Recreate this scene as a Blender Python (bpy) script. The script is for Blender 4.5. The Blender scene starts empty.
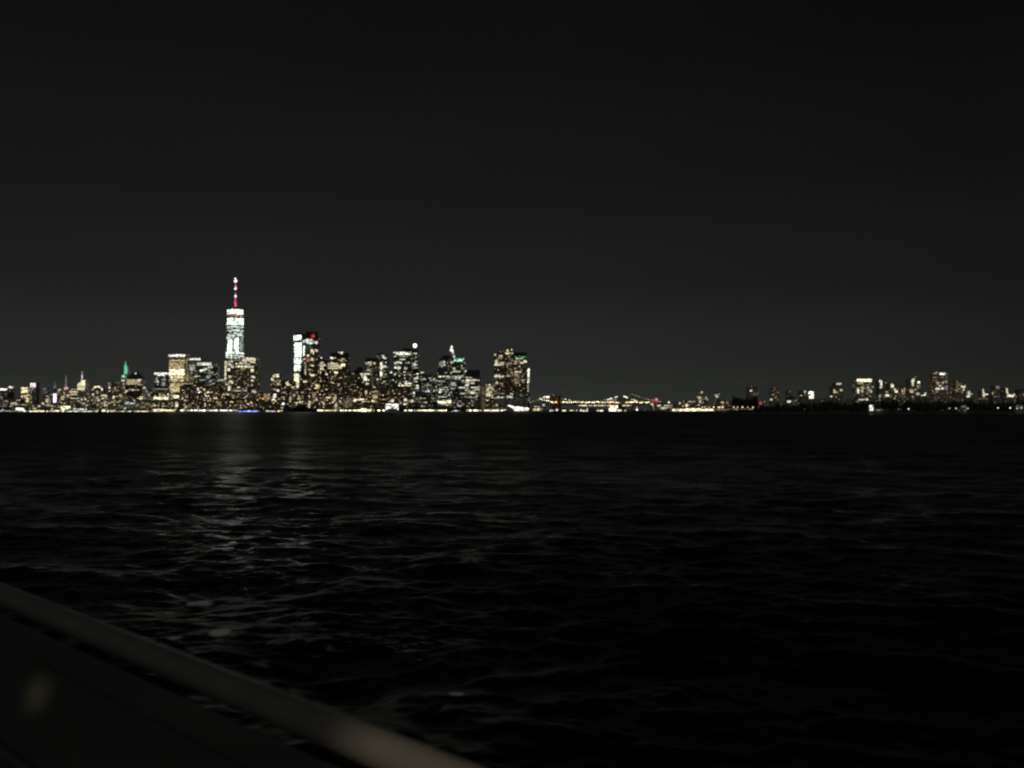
import bpy, bmesh, math, random
import numpy as np
from mathutils import Vector, Matrix

random.seed(7)
RNG = np.random.default_rng(11)
scene = bpy.context.scene
COL = scene.collection

# ------------------------------------------------------------------ camera
F = 836.0                      # focal length in pixels of a 1024 px wide frame
HORIZON = 410.0
CAM_Z = 7.5
PITCH = math.atan((HORIZON - 384.0) / F)
cd = bpy.data.cameras.new("camera")
cam = bpy.data.objects.new("camera", cd)
COL.objects.link(cam)
cam.location = (0, 0, CAM_Z)
cam.rotation_euler = (math.radians(90) + PITCH, 0, 0)
cd.sensor_width = 36.0
cd.lens = F * 36.0 / 1024.0
cd.clip_start = 0.05
cd.clip_end = 60000
cd.dof.use_dof = True
cd.dof.focus_distance = 13.0
cd.dof.aperture_fstop = 2.0
scene.camera = cam

def at(px, py, D):
    """world point at depth D seen in direction (px, py)"""
    u, v = (px - 512.0) / F, (384.0 - py) / F
    yd = math.cos(PITCH) - v * math.sin(PITCH)
    zd = math.sin(PITCH) + v * math.cos(PITCH)
    return Vector((u * D / yd, D, CAM_Z + zd * D / yd))

# ------------------------------------------------------------------ materials
def new_mat(name):
    m = bpy.data.materials.new(name)
    m.use_nodes = True
    nt = m.node_tree
    nt.nodes.clear()
    out = nt.nodes.new("ShaderNodeOutputMaterial")
    return m, nt, out

def N(nt, typ, **kw):
    n = nt.nodes.new(typ)
    for k, v in kw.items():
        setattr(n, k, v)
    return n

def math_n(nt, op, a, b=None, c=None):
    n = nt.nodes.new("ShaderNodeMath")
    n.operation = op
    for i, v in enumerate((a, b, c)):
        if v is None:
            continue
        if isinstance(v, (int, float)):
            n.inputs[i].default_value = v
        else:
            nt.links.new(v, n.inputs[i])
    return n.outputs[0]

def simple_mat(name, col, rough=0.6, metal=0.0, var=0.25, scale=3.0, bump=0.0):
    m, nt, out = new_mat(name)
    b = N(nt, "ShaderNodeBsdfPrincipled")
    tc = N(nt, "ShaderNodeTexCoord")
    no = N(nt, "ShaderNodeTexNoise")
    no.inputs["Scale"].default_value = scale
    no.inputs["Detail"].default_value = 6
    nt.links.new(tc.outputs["Object"], no.inputs["Vector"])
    mr = N(nt, "ShaderNodeMapRange")
    mr.inputs["To Min"].default_value = 1 - var
    mr.inputs["To Max"].default_value = 1 + var
    nt.links.new(no.outputs["Fac"], mr.inputs["Value"])
    mx = N(nt, "ShaderNodeVectorMath", operation="SCALE")
    mx.inputs[0].default_value = col
    nt.links.new(mr.outputs[0], mx.inputs["Scale"])
    nt.links.new(mx.outputs[0], b.inputs["Base Color"])
    b.inputs["Roughness"].default_value = rough
    b.inputs["Metallic"].default_value = metal
    if bump:
        bp = N(nt, "ShaderNodeBump")
        bp.inputs["Strength"].default_value = bump
        nt.links.new(no.outputs["Fac"], bp.inputs["Height"])
        nt.links.new(bp.outputs[0], b.inputs["Normal"])
    nt.links.new(b.outputs[0], out.inputs[0])
    return m

def facade_mat():
    """walls with a grid of windows, some of them lit; amount, colour and level come from the object"""
    m, nt, out = new_mat("facade_windows")
    L = nt.links
    tc = N(nt, "ShaderNodeTexCoord")
    sp = N(nt, "ShaderNodeSeparateXYZ")
    L.new(tc.outputs["Object"], sp.inputs[0])
    ge = N(nt, "ShaderNodeNewGeometry")
    u = math_n(nt, "ADD", sp.outputs[0], math_n(nt, "MULTIPLY", sp.outputs[1], 1.0))

    def attr(nm):
        a = N(nt, "ShaderNodeAttribute")
        a.attribute_type = "OBJECT"
        a.attribute_name = nm
        return a.outputs["Fac"]
    lit, glow, seed, row = attr("lit"), attr("glow"), attr("seed"), attr("rows")
    cu = math_n(nt, "DIVIDE", u, attr("cell"))
    cv = math_n(nt, "DIVIDE", sp.outputs[2], 3.9)
    fu, fv = math_n(nt, "FLOOR", cu), math_n(nt, "FLOOR", cv)
    cmb = N(nt, "ShaderNodeCombineXYZ")
    L.new(fu, cmb.inputs[0]); L.new(fv, cmb.inputs[1]); L.new(seed, cmb.inputs[2])
    wn = N(nt, "ShaderNodeTexWhiteNoise", noise_dimensions="3D")
    L.new(cmb.outputs[0], wn.inputs["Vector"])
    spc = N(nt, "ShaderNodeSeparateColor")
    L.new(wn.outputs["Color"], spc.inputs[0])
    # whole storeys lit together
    cmr = N(nt, "ShaderNodeCombineXYZ")
    L.new(math_n(nt, "FLOOR", math_n(nt, "DIVIDE", u, 34.0)), cmr.inputs[0])
    L.new(fv, cmr.inputs[1]); L.new(seed, cmr.inputs[2])
    wr = N(nt, "ShaderNodeTexWhiteNoise", noise_dimensions="3D")
    L.new(cmr.outputs[0], wr.inputs["Vector"])
    rowsel = math_n(nt, "LESS_THAN", wr.outputs["Value"], row)
    p = math_n(nt, "ADD", lit, math_n(nt, "MULTIPLY", rowsel, 0.62))
    on = math_n(nt, "LESS_THAN", spc.outputs[0], p)
    lev = math_n(nt, "ADD", math_n(nt, "MULTIPLY", math_n(nt, "POWER", spc.outputs[1], 6.0), 2.8), 0.055)
    # window opening inside its cell
    ru, rv = math_n(nt, "FRACT", cu), math_n(nt, "FRACT", cv)
    w1 = math_n(nt, "LESS_THAN", math_n(nt, "ABSOLUTE", math_n(nt, "SUBTRACT", ru, 0.5)), 0.42)
    w2 = math_n(nt, "LESS_THAN", math_n(nt, "ABSOLUTE", math_n(nt, "SUBTRACT", rv, 0.52)), 0.34)
    sn = N(nt, "ShaderNodeSeparateXYZ")
    L.new(ge.outputs["Normal"], sn.inputs[0])
    side = math_n(nt, "LESS_THAN", math_n(nt, "ABSOLUTE", sn.outputs[2]), 0.6)
    win = math_n(nt, "MULTIPLY", math_n(nt, "MULTIPLY", w1, w2), side)
    e = math_n(nt, "MULTIPLY", math_n(nt, "MULTIPLY", win, on), math_n(nt, "MULTIPLY", lev, glow))
    oi = N(nt, "ShaderNodeObjectInfo")
    # colour temperature differs from room to room
    hs = N(nt, "ShaderNodeHueSaturation")
    L.new(oi.outputs["Color"], hs.inputs["Color"])
    L.new(math_n(nt, "ADD", 0.5, math_n(nt, "MULTIPLY", spc.outputs[2], 0.9)), hs.inputs["Saturation"])
    b = N(nt, "ShaderNodeBsdfPrincipled")
    wall = N(nt, "ShaderNodeAttribute"); wall.attribute_type = "OBJECT"; wall.attribute_name = "wall"
    mxc = N(nt, "ShaderNodeMix", data_type="RGBA")
    L.new(win, mxc.inputs[0])
    L.new(wall.outputs["Color"], mxc.inputs[6])
    dk = N(nt, "ShaderNodeVectorMath", operation="SCALE"); dk.inputs["Scale"].default_value = .55
    L.new(wall.outputs["Color"], dk.inputs[0]); L.new(dk.outputs[0], mxc.inputs[7])
    L.new(mxc.outputs[2], b.inputs["Base Color"])
    L.new(math_n(nt, "SUBTRACT", 0.75, math_n(nt, "MULTIPLY", win, 0.6)), b.inputs["Roughness"])
    L.new(hs.outputs[0], b.inputs["Emission Color"])
    L.new(e, b.inputs["Emission Strength"])
    L.new(b.outputs[0], out.inputs[0])
    m.cycles.emission_sampling = "NONE"
    return m

def lit_mat():
    """a lit pane, lamp or sign; colour and level come from the object, curtains and fittings make it uneven"""
    m, nt, out = new_mat("lit_glass")
    L = nt.links
    oi = N(nt, "ShaderNodeObjectInfo")
    a = N(nt, "ShaderNodeAttribute"); a.attribute_type = "OBJECT"; a.attribute_name = "glow"
    tc = N(nt, "ShaderNodeTexCoord")
    ge = N(nt, "ShaderNodeNewGeometry")
    sp = N(nt, "ShaderNodeSeparateXYZ")
    L.new(ge.outputs["Position"], sp.inputs[0])
    cm = N(nt, "ShaderNodeCombineXYZ")                            # one room per cell
    L.new(math_n(nt, "FLOOR", math_n(nt, "DIVIDE", sp.outputs[0], 7.3)), cm.inputs[0])
    L.new(math_n(nt, "FLOOR", math_n(nt, "DIVIDE", sp.outputs[2], 4.1)), cm.inputs[1])
    wn = N(nt, "ShaderNodeTexWhiteNoise", noise_dimensions="3D")
    L.new(cm.outputs[0], wn.inputs["Vector"])
    mr = N(nt, "ShaderNodeMapRange")
    mr.inputs["To Min"].default_value = 0.16; mr.inputs["To Max"].default_value = 1.6
    L.new(math_n(nt, "POWER", wn.outputs["Value"], 1.3), mr.inputs["Value"])
    em = N(nt, "ShaderNodeEmission")
    L.new(oi.outputs["Color"], em.inputs["Color"])
    L.new(math_n(nt, "MULTIPLY", a.outputs["Fac"], mr.outputs[0]), em.inputs["Strength"])
    L.new(em.outputs[0], out.inputs[0])
    return m

M_FACADE = facade_mat()
M_LIT = lit_mat()
M_CONC = simple_mat("concrete", (0.22, 0.21, 0.2), 0.85, scale=0.2)
M_STONE = simple_mat("granite", (0.25, 0.21, 0.17), 0.85, scale=0.2)
M_STEEL = simple_mat("painted_steel", (0.18, 0.19, 0.2), 0.5, scale=0.3)
M_LITSTONE = simple_mat("lit_brown_stone", (0.3, 0.13, 0.09), 0.8, scale=0.2)  # reddish light on the left bridge tower put into its stone colour
M_DARK = simple_mat("dark_roof", (0.05, 0.05, 0.05), 0.8, scale=0.2)
M_LEAF = simple_mat("foliage", (0.045, 0.06, 0.03), 0.8, scale=0.3)
M_BARK = simple_mat("bark", (0.09, 0.07, 0.05), 0.9, scale=1.0)
M_LAND = simple_mat("land_ground", (0.07, 0.07, 0.06), 0.9, scale=0.02)

COLS = {
    "W": (0.96, 1.0, 0.8), "T": (0.86, 1.0, 0.86), "N": (1.0, 0.1, 0.24), "V": (1.0, 0.98, 0.89), "C": (1.0, 0.92, 0.6), "Y": (1.0, 0.82, 0.42),
    "O": (1.0, 0.58, 0.25), "P": (1.0, 0.86, 0.9), "B": (0.18, 0.25, 1.0), "R": (1.0, 0.06, 0.1),
    "G": (0.1, 0.95, 0.45), "M": (0.55, 1.0, 0.75), "L": (0.88, 0.82, 1.0), "K": (1.0, 0.8, 0.46),
    "S": (0.9, 0.92, 0.8), "Q": (1.0, 0.36, 0.22),
}

# ------------------------------------------------------------------ mesh helpers
def mesh_obj(name, verts, faces, mat, parent=None, loc=None):
    me = bpy.data.meshes.new(name)
    me.from_pydata([tuple(v) for v in verts], [], faces)
    me.update()
    me.materials.append(mat)
    o = bpy.data.objects.new(name, me)
    COL.objects.link(o)
    if parent is not None:
        o.parent = parent
    if loc is not None:
        o.location = loc
    return o

def box_vf(x0, x1, y0, y1, z0, z1, b=0):
    v = [(x0, y0, z0), (x1, y0, z0), (x1, y1, z0), (x0, y1, z0), (x0, y0, z1), (x1, y0, z1), (x1, y1, z1), (x0, y1, z1)]
    f = [(0, 3, 2, 1), (4, 5, 6, 7), (0, 1, 5, 4), (1, 2, 6, 5), (2, 3, 7, 6), (3, 0, 4, 7)]
    return v, [tuple(i + b for i in q) for q in f]

class MB:
    def __init__(s):
        s.v, s.f = [], []
    def box(s, x0, x1, y0, y1, z0, z1):
        v, f = box_vf(x0, x1, y0, y1, z0, z1, len(s.v)); s.v += v; s.f += f; return s
    def prism(s, poly, z0, z1, top=None):
        top = top or poly
        n, b = len(poly), len(s.v)
        s.v += [(p[0], p[1], z0) for p in poly] + [(p[0], p[1], z1) for p in top]
        s.f += [tuple(b + i for i in reversed(range(n))), tuple(b + n + i for i in range(n))]
        s.f += [(b + i, b + (i + 1) % n, b + n + (i + 1) % n, b + n + i) for i in range(n)]
        return s
    def cone(s, x, y, z0, z1, r0, r1, n=10):
        p = [(x + r0 * math.cos(2 * math.pi * i / n), y + r0 * math.sin(2 * math.pi * i / n)) for i in range(n)]
        q = [(x + r1 * math.cos(2 * math.pi * i / n), y + r1 * math.sin(2 * math.pi * i / n)) for i in range(n)]
        return s.prism(p, z0, z1, q)
    def tube(s, pts, r, n=6):
        b = len(s.v)
        pts = [Vector(p) for p in pts]
        for i, p in enumerate(pts):
            d = (pts[min(i + 1, len(pts) - 1)] - pts[max(i - 1, 0)]).normalized()
            a = d.cross(Vector((0, 0, 1)))
            if a.length < 1e-4:
                a = Vector((1, 0, 0))
            a.normalize(); c = a.cross(d)
            for k in range(n):
                t = 2 * math.pi * k / n
                s.v.append(tuple(p + a * (r * math.cos(t)) + c * (r * math.sin(t))))
        for i in range(len(pts) - 1):
            for k in range(n):
                s.f.append((b + i * n + k, b + i * n + (k + 1) % n, b + (i + 1) * n + (k + 1) % n, b + (i + 1) * n + k))
        s.f.append(tuple(b + k for k in reversed(range(n))))
        s.f.append(tuple(b + (len(pts) - 1) * n + k for k in range(n)))
        return s
    def ball(s, x, y, z, r, n=10, rings=6):
        b = len(s.v)
        s.v.append((x, y, z + r))
        for i in range(1, rings):
            t = math.pi * i / rings
            for k in range(n):
                a = 2 * math.pi * k / n
                s.v.append((x + r * math.sin(t) * math.cos(a), y + r * math.sin(t) * math.sin(a), z + r * math.cos(t)))
        s.v.append((x, y, z - r))
        e = len(s.v) - 1
        for k in range(n):
            s.f.append((b, b + 1 + k, b + 1 + (k + 1) % n))
            s.f.append((e, b + 1 + (rings - 2) * n + (k + 1) % n, b + 1 + (rings - 2) * n + k))
            for i in range(rings - 2):
                s.f.append((b + 1 + i * n + k, b + 1 + (i + 1) * n + k, b + 1 + (i + 1) * n + (k + 1) % n, b + 1 + i * n + (k + 1) % n))
        return s
    def build(s, name, mat, parent=None, loc=None):
        return mesh_obj(name, s.v, s.f, mat, parent, loc)

def tag(o, label=None, cat=None, group=None, kind=None):
    if label: o["label"] = label
    if cat: o["category"] = cat
    if group: o["group"] = group
    if kind: o["kind"] = kind
    return o

def thing(name, loc, label, cat, group=None):
    o = bpy.data.objects.new(name, None)
    o.empty_display_size = 5
    COL.objects.link(o)
    o.location = loc
    return tag(o, label, cat, group)

def light_it(o, key, glow):
    c = COLS[key] if isinstance(key, str) else key
    o.color = (c[0], c[1], c[2], 1)
    o["glow"] = float(glow)
    return o

PANE = bpy.data.meshes.new("pane")          # a unit pane with real thickness
_v, _f = box_vf(-.5, .5, -1, 0, -.5, .5)
PANE.from_pydata(_v, [], _f)
PANE.materials.append(M_LIT)

LAND_Z = 1.0
BUILDINGS = {}

def pane(root, D, x0, y0, x1, y1, key, glow, name="lit_window", proud=0.4):
    """a lit opening on the near face of a building whose near face is at depth D"""
    a, b = at(x0, y0, D), at(x1, y1, D)
    o = bpy.data.objects.new(name, PANE)
    COL.objects.link(o)
    o.parent = root
    c = Vector(((a.x + b.x) / 2, D - proud, (a.z + b.z) / 2)) - Vector(root.location)
    o.location = c
    o.scale = (abs(b.x - a.x), 0.5, abs(a.z - b.z))
    return light_it(o, key, glow)

def style_wall(o, wall=(0.2, 0.18, 0.16), lit=0.15, glow=1.0, rows=0.0, tint="C", cell=5.0):
    o["wall"] = list(wall)
    o["lit"], o["glow"], o["rows"], o["cell"] = float(lit), float(glow), float(rows), float(cell)
    o["seed"] = float(random.random() * 90)
    c = COLS[tint]
    o.color = (c[0], c[1], c[2], 1)
    return o

STY = {
    "brown": dict(wall=(0.2, 0.14, 0.09), lit=0.17, glow=0.54, tint="K"),
    "glass": dict(wall=(0.1, 0.12, 0.12), lit=0.14, rows=0.22, glow=0.50, tint="W", cell=6.0),
    "cream": dict(wall=(0.3, 0.27, 0.2), lit=0.3, rows=0.2, glow=0.58, tint="C", cell=6.0),
    "dim": dict(wall=(0.16, 0.15, 0.12), lit=0.2, glow=0.29, tint="C", cell=7.0),
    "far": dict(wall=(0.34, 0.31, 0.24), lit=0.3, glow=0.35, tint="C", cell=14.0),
    "dark": dict(wall=(0.07, 0.07, 0.07), lit=0.06, glow=0.5, tint="C"),
    "gold": dict(wall=(0.4, 0.32, 0.18), lit=0.75, glow=0.9, rows=0.5, tint="Y", cell=8.0),
    "grey": dict(wall=(0.3, 0.31, 0.31), lit=0.3, glow=0.25, tint="S", cell=6.0),
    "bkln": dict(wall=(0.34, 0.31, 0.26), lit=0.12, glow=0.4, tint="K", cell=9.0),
}

def tower(name, label, cat, x0, x1, ytop, D, sty="brown", parts=(), spark=None, roof="slab", deep=None, steps=None, group=None, **over):
    """one building: walls with storeys, setbacks (steps = [(x0, x1, y)], from the ground up), roof pieces, lit openings"""
    a, b = at(x0, ytop, D), at(x1, ytop, D)
    w = b.x - a.x
    dp = deep or max(18.0, min(w * 0.9, 70.0))
    root = thing(name, (0.5 * (a.x + b.x), D, LAND_Z), label, cat, group)
    ox, H = root.location.x, a.z - LAND_Z
    mb = MB()
    hw = w / 2
    top_hw = (-hw, hw)
    if steps:
        z0 = 0
        for i, (sx0, sx1, sy) in enumerate(steps):
            p0, p1 = at(sx0, sy, D), at(sx1, sy, D)
            ins = i * 2.0
            mb.box(p0.x - ox, p1.x - ox, 0.0 + ins, dp - ins, z0, p0.z - LAND_Z)
            z0 = p0.z - LAND_Z - 0.01
            top_hw = (p0.x - ox, p1.x - ox)
            dtop = ins
        H = z0
    else:
        mb.box(-hw, hw, 0, dp, 0, H)
    s = dict(STY[sty]); s.update(over)
    style_wall(mb.build("walls", M_FACADE, root), **s)
    l, r = top_hw
    tw = r - l
    if roof == "slab":
        rb = MB().box(l - .3, r + .3, -.3, dp * .98, H, H + 1.2)
        rb.box(l + tw * .22, l + tw * .62, dp * .25, dp * .75, H + 1.2, H + 5.5)
        rb.build("roof", M_DARK, root)
    elif roof == "tall":
        MB().box(l + tw * .08, r - tw * .08, dp * .08, dp * .9, H, H + (roof_h(D) if True else 0)).build("roof", M_DARK, root)
    elif roof == "pyramid":
        MB().prism([(l, 0), (r, 0), (r, dp), (l, dp)], H, H + tw * .45, [(l + tw * .42, dp * .42), (r - tw * .42, dp * .42), (r - tw * .42, dp * .58), (l + tw * .42, dp * .58)]).build("roof", M_DARK, root)
    elif roof == "dome":
        mbd = MB()
        for k in range(4):
            t0, t1 = k * math.pi / 8, (k + 1) * math.pi / 8
            cx, rr = (l + r) / 2, tw / 2
            mbd.cone(cx, dp / 2, H + rr * .8 * math.sin(t0), H + rr * .8 * math.sin(t1), rr * math.cos(t0), max(rr * math.cos(t1), .2), 14)
        mbd.build("roof", M_DARK, root)
    elif roof == "slope":
        MB().prism([(l, 0), (r, 0), (r, dp), (l, dp)], H, H + tw * .6, [(r - tw * .35, 0), (r - tw * .02, 0), (r - tw * .02, dp), (r - tw * .35, dp)]).build("roof", M_DARK, root)
    for p in parts:
        if p[0] == "front":                                  # a beacon fixed to the near face
            _, nm, x, y, rpx, key, g = p
            rr = rpx * D / F
            c = at(x, y, D - rr)
            light_it(MB().ball(0, 0, 0, rr).build(nm, M_LIT, root, (c.x - ox, -rr, c.z - LAND_Z)), key, g)
        elif p[0] == "ball":                                   # a lamp or beacon standing on the roof
            _, nm, x, y, rpx, key, g = p
            c = at(x, y, D + dp * .3)
            rr = rpx * D / F
            o = MB().ball(0, 0, 0, rr).build(nm, M_LIT, root, (c.x - ox, dp * .3, c.z - LAND_Z))
            light_it(o, key, g)
            if c.z - LAND_Z - rr > H + 2:
                MB().cone(c.x - ox, dp * .3, H, c.z - LAND_Z - rr * .8, rr * .25 + .3, .3, 6).build("mast", M_STEEL, root)
        elif p[0] == "spire":                                # tapered, self-lit or dark
            _, nm, x, y0, y1, w0, w1, key, g = p
            ca, cb = at(x, y0, D + dp * .5), at(x, y1, D + dp * .5)
            k = D / F / 2
            o = MB().cone(0, 0, 0, ca.z - cb.z, w0 * k, max(w1 * k, .15), 8).build(nm, M_LIT if key else M_STEEL, root, (ca.x - ox, dp * .5, cb.z - LAND_Z))
            if key: light_it(o, key, g)
        elif p[0] == "block":                                # an unlit roof block
            _, nm, bx0, by0, bx1, by1 = p
            pa, pb = at(bx0, by0, D), at(bx1, by1, D)
            MB().box(pa.x - ox, pb.x - ox, .5, dp * .7, pb.z - LAND_Z, pa.z - LAND_Z).build(nm, M_DARK, root)
        else:
            nm, px0, py0, px1, py1, key, g = p
            pane(root, D, px0, py0, px1, py1, key, g, nm)
    if spark:
        n, keys, g0, g1, y0, y1 = spark
        if sty == "brown": n, g1 = int(n * .75), g1 * 1.2
        yb = min(y1, 409.0)
        for _ in range(n):
            sw, sh = random.choice((.8, 1.1, 1.1, 1.6, 2.2)), random.choice((.7, .9, 1.1))
            sx = random.uniform(x0 + .3, max(x0 + .4, x1 - .3 - sw))
            sw = min(sw, x1 - .2 - sx)
            sy = random.uniform(y0, yb)
            g = g0 + (g1 - g0) * random.random() ** 2.2
            pane(root, D, sx, sy, sx + sw, sy + sh, random.choice(keys), g, proud=0.4 + 0.05 * random.random())
    BUILDINGS[label] = root
    return root

def roof_h(D):
    return 4.0 * D / F

T = tower
# ================================================================== far left: midtown, seen up the river
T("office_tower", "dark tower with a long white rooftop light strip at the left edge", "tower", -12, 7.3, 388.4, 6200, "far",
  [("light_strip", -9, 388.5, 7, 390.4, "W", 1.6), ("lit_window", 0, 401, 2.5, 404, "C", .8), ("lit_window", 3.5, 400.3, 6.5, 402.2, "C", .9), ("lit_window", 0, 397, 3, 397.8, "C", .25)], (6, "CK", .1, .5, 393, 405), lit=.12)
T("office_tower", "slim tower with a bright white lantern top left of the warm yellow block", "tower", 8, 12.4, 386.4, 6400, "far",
  [("lit_crown", 8.6, 386.4, 12.2, 389.2, "V", 1.5), ("lit_floor", 7.9, 389.6, 12.4, 391.8, "C", .6)], (7, "C", .1, .4, 392, 402), roof="pyramid", glow=.5)
T("office_tower", "warm yellow lit block beside the pink sign tower", "tower", 20.9, 28.4, 386.6, 6000, "gold",
  [("lit_floor", 21.2, 387.3, 27.6, 389.2, "C", 1.0), ("lit_floor", 21.2, 389.8, 28.2, 393.0, "Y", 1.5), ("lit_floor", 21.2, 395.4, 26.6, 397.4, "Y", .75),
   ("lit_window", 27, 394.3, 29.2, 396.2, "C", .9), ("lit_floor", 21, 398.6, 24.4, 401.8, "C", .8), ("lit_floor", 25, 397.8, 28.4, 402.2, "Y", 1.1)], glow=.5, cell=12)
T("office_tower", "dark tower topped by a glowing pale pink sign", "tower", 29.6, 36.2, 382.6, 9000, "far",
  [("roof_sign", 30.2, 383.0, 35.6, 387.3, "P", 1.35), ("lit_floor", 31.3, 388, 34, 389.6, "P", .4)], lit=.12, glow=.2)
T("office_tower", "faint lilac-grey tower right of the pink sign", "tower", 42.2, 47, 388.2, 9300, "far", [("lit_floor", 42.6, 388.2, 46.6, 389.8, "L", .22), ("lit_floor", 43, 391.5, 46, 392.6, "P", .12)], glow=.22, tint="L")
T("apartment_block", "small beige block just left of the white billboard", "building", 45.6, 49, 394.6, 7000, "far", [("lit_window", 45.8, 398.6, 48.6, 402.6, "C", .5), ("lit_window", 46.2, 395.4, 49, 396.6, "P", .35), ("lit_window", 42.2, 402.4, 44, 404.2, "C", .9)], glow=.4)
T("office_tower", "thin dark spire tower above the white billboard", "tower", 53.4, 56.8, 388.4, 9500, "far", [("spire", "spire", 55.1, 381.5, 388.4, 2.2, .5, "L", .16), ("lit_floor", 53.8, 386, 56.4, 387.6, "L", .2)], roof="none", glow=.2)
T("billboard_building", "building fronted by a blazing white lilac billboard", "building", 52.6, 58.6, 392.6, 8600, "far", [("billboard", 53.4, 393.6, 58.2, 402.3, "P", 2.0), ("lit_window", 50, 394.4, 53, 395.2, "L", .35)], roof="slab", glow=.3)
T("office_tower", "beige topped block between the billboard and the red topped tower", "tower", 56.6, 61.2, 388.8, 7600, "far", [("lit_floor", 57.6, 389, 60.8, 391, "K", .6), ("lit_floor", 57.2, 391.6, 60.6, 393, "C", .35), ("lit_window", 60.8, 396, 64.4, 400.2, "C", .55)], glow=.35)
T("antenna_tower", "tower with a red lit top and a thin pale antenna", "tower", 61.6, 69.4, 389.4, 9200, "far",
  [("lit_crown", 64, 387.2, 68.2, 389.6, "Q", 1.0), ("lit_window", 64.9, 387.3, 67.2, 388.9, "P", .9), ("spire", "antenna", 66.1, 375.6, 387.4, 1.7, .9, "L", .22), ("lit_window", 62.6, 392.3, 65, 394, "C", .7), ("lit_window", 66.4, 394.2, 69.2, 396.4, "K", .7)], (7, "C", .1, .4, 391, 402), glow=.3)
T("office_tower", "stepped block banded with pale yellow storeys left of the cream spire tower", "tower", 69.2, 77.6, 391, 8400, "cream",
  [("lit_floor", 69.4, 391.2, 77.4, 392.4, "C", .95), ("lit_floor", 71, 389.2, 76.4, 390, "C", .6), ("lit_floor", 70.4, 393.8, 77.2, 395, "C", .75), ("lit_floor", 70.8, 398, 78.6, 399.2, "C", .95), ("lit_floor", 70.2, 400.1, 74, 401.1, "C", 1.0)], cell=14, glow=.4)
T("spire_tower", "floodlit cream tower with slanted top and a tall pale spire", "tower", 77.2, 85.4, 379.8, 9000, "cream",
  [("lit_crown", 81.2, 380.3, 85, 384.2, "C", 1.35), ("lit_crown", 78.6, 382.6, 81.2, 384.2, "C", 1.1), ("lit_floor", 77.4, 384.2, 85, 385.6, "C", 1.1), ("lit_floor", 77.3, 385.8, 85, 388.4, "C", .75), ("lit_floor", 77.6, 388.4, 84.6, 390, "C", 1.2),
   ("spire", "spire", 82.2, 371.4, 380.2, 1.8, .4, "V", .55), ("ball", "spire_light", 82.1, 376.4, .55, "V", 1.6)], roof="none", steps=[(77.2, 85.4, 390), (77.4, 85.2, 383.4), (80.6, 85.1, 380)], cell=14, glow=.45)
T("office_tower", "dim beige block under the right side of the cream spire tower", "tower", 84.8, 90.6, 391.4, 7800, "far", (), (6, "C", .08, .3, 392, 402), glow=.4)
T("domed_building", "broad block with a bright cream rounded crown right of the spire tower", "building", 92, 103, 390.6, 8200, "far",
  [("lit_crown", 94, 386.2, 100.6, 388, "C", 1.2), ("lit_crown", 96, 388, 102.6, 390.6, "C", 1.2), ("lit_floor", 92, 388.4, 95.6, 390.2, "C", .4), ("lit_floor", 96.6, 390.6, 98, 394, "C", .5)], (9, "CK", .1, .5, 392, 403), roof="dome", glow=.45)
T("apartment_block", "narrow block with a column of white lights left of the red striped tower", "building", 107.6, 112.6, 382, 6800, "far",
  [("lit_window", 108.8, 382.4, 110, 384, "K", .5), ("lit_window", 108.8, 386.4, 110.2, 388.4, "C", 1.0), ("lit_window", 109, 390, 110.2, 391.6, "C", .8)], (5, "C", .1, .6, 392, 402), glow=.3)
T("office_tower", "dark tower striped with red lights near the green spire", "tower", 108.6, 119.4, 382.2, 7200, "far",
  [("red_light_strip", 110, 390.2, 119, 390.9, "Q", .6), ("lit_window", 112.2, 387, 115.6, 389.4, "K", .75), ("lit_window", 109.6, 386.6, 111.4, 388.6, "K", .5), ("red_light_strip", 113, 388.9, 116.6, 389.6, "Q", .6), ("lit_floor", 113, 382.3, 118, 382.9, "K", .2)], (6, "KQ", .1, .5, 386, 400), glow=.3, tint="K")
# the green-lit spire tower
T("art_deco_skyscraper", "skyscraper with a glowing green tapering spire", "tower", 120.6, 129.6, 387.4, 9800, "far",
  [("spire", "spire", 125.6, 360.6, 366.4, 1.7, .2, "G", .8), ("lit_crown", 124.2, 366, 127.3, 374, "G", .95), ("lit_crown", 124.9, 366.2, 126.6, 372, "M", .7),
   ("lit_floor", 121.6, 375.2, 125.2, 377.4, "M", .8), ("lit_floor", 124.6, 375, 128.2, 376.4, "G", .18), ("lit_floor", 121.4, 379.6, 124.6, 381.4, "W", 1.0), ("lit_floor", 121.4, 383, 124, 384.6, "C", .8), ("lit_floor", 122, 386.8, 124.4, 388.6, "C", .8)],
  (8, "C", .2, .8, 388, 402), roof="none", steps=[(120.6, 129.6, 387.4), (121.2, 129, 378.6), (121.6, 128.6, 374.8), (124.1, 127.4, 366)], glow=.4)
T("hip_roofed_tower", "beige tower with a dark pyramid roof right of the green spire", "tower", 125.8, 141.6, 378.8, 6600, "cream",
  [("lit_floor", 127, 379.4, 134, 381.4, "K", .55), ("lit_floor", 126.4, 381.8, 140, 384.4, "K", .5), ("lit_window", 137.6, 379.2, 140.8, 382, "C", .95), ("lit_floor", 138.4, 384.4, 142, 390, "K", .55), ("ball", "beacon", 135.6, 373.4, .8, "P", .8), ("lit_window", 133, 380, 135, 383, "C", .6)],
  roof="pyramid", cell=10, glow=.45, lit=.5)
T("office_tower", "black slab in front of the pyramid roofed tower", "tower", 125.4, 138.2, 385.4, 6300, "dark", [("lit_window", 125.4, 390.2, 128, 392.4, "C", 1.1), ("lit_floor", 129, 389.4, 139, 390.4, "C", .45), ("lit_window", 132, 389.2, 134, 391.2, "C", .6)])
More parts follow.
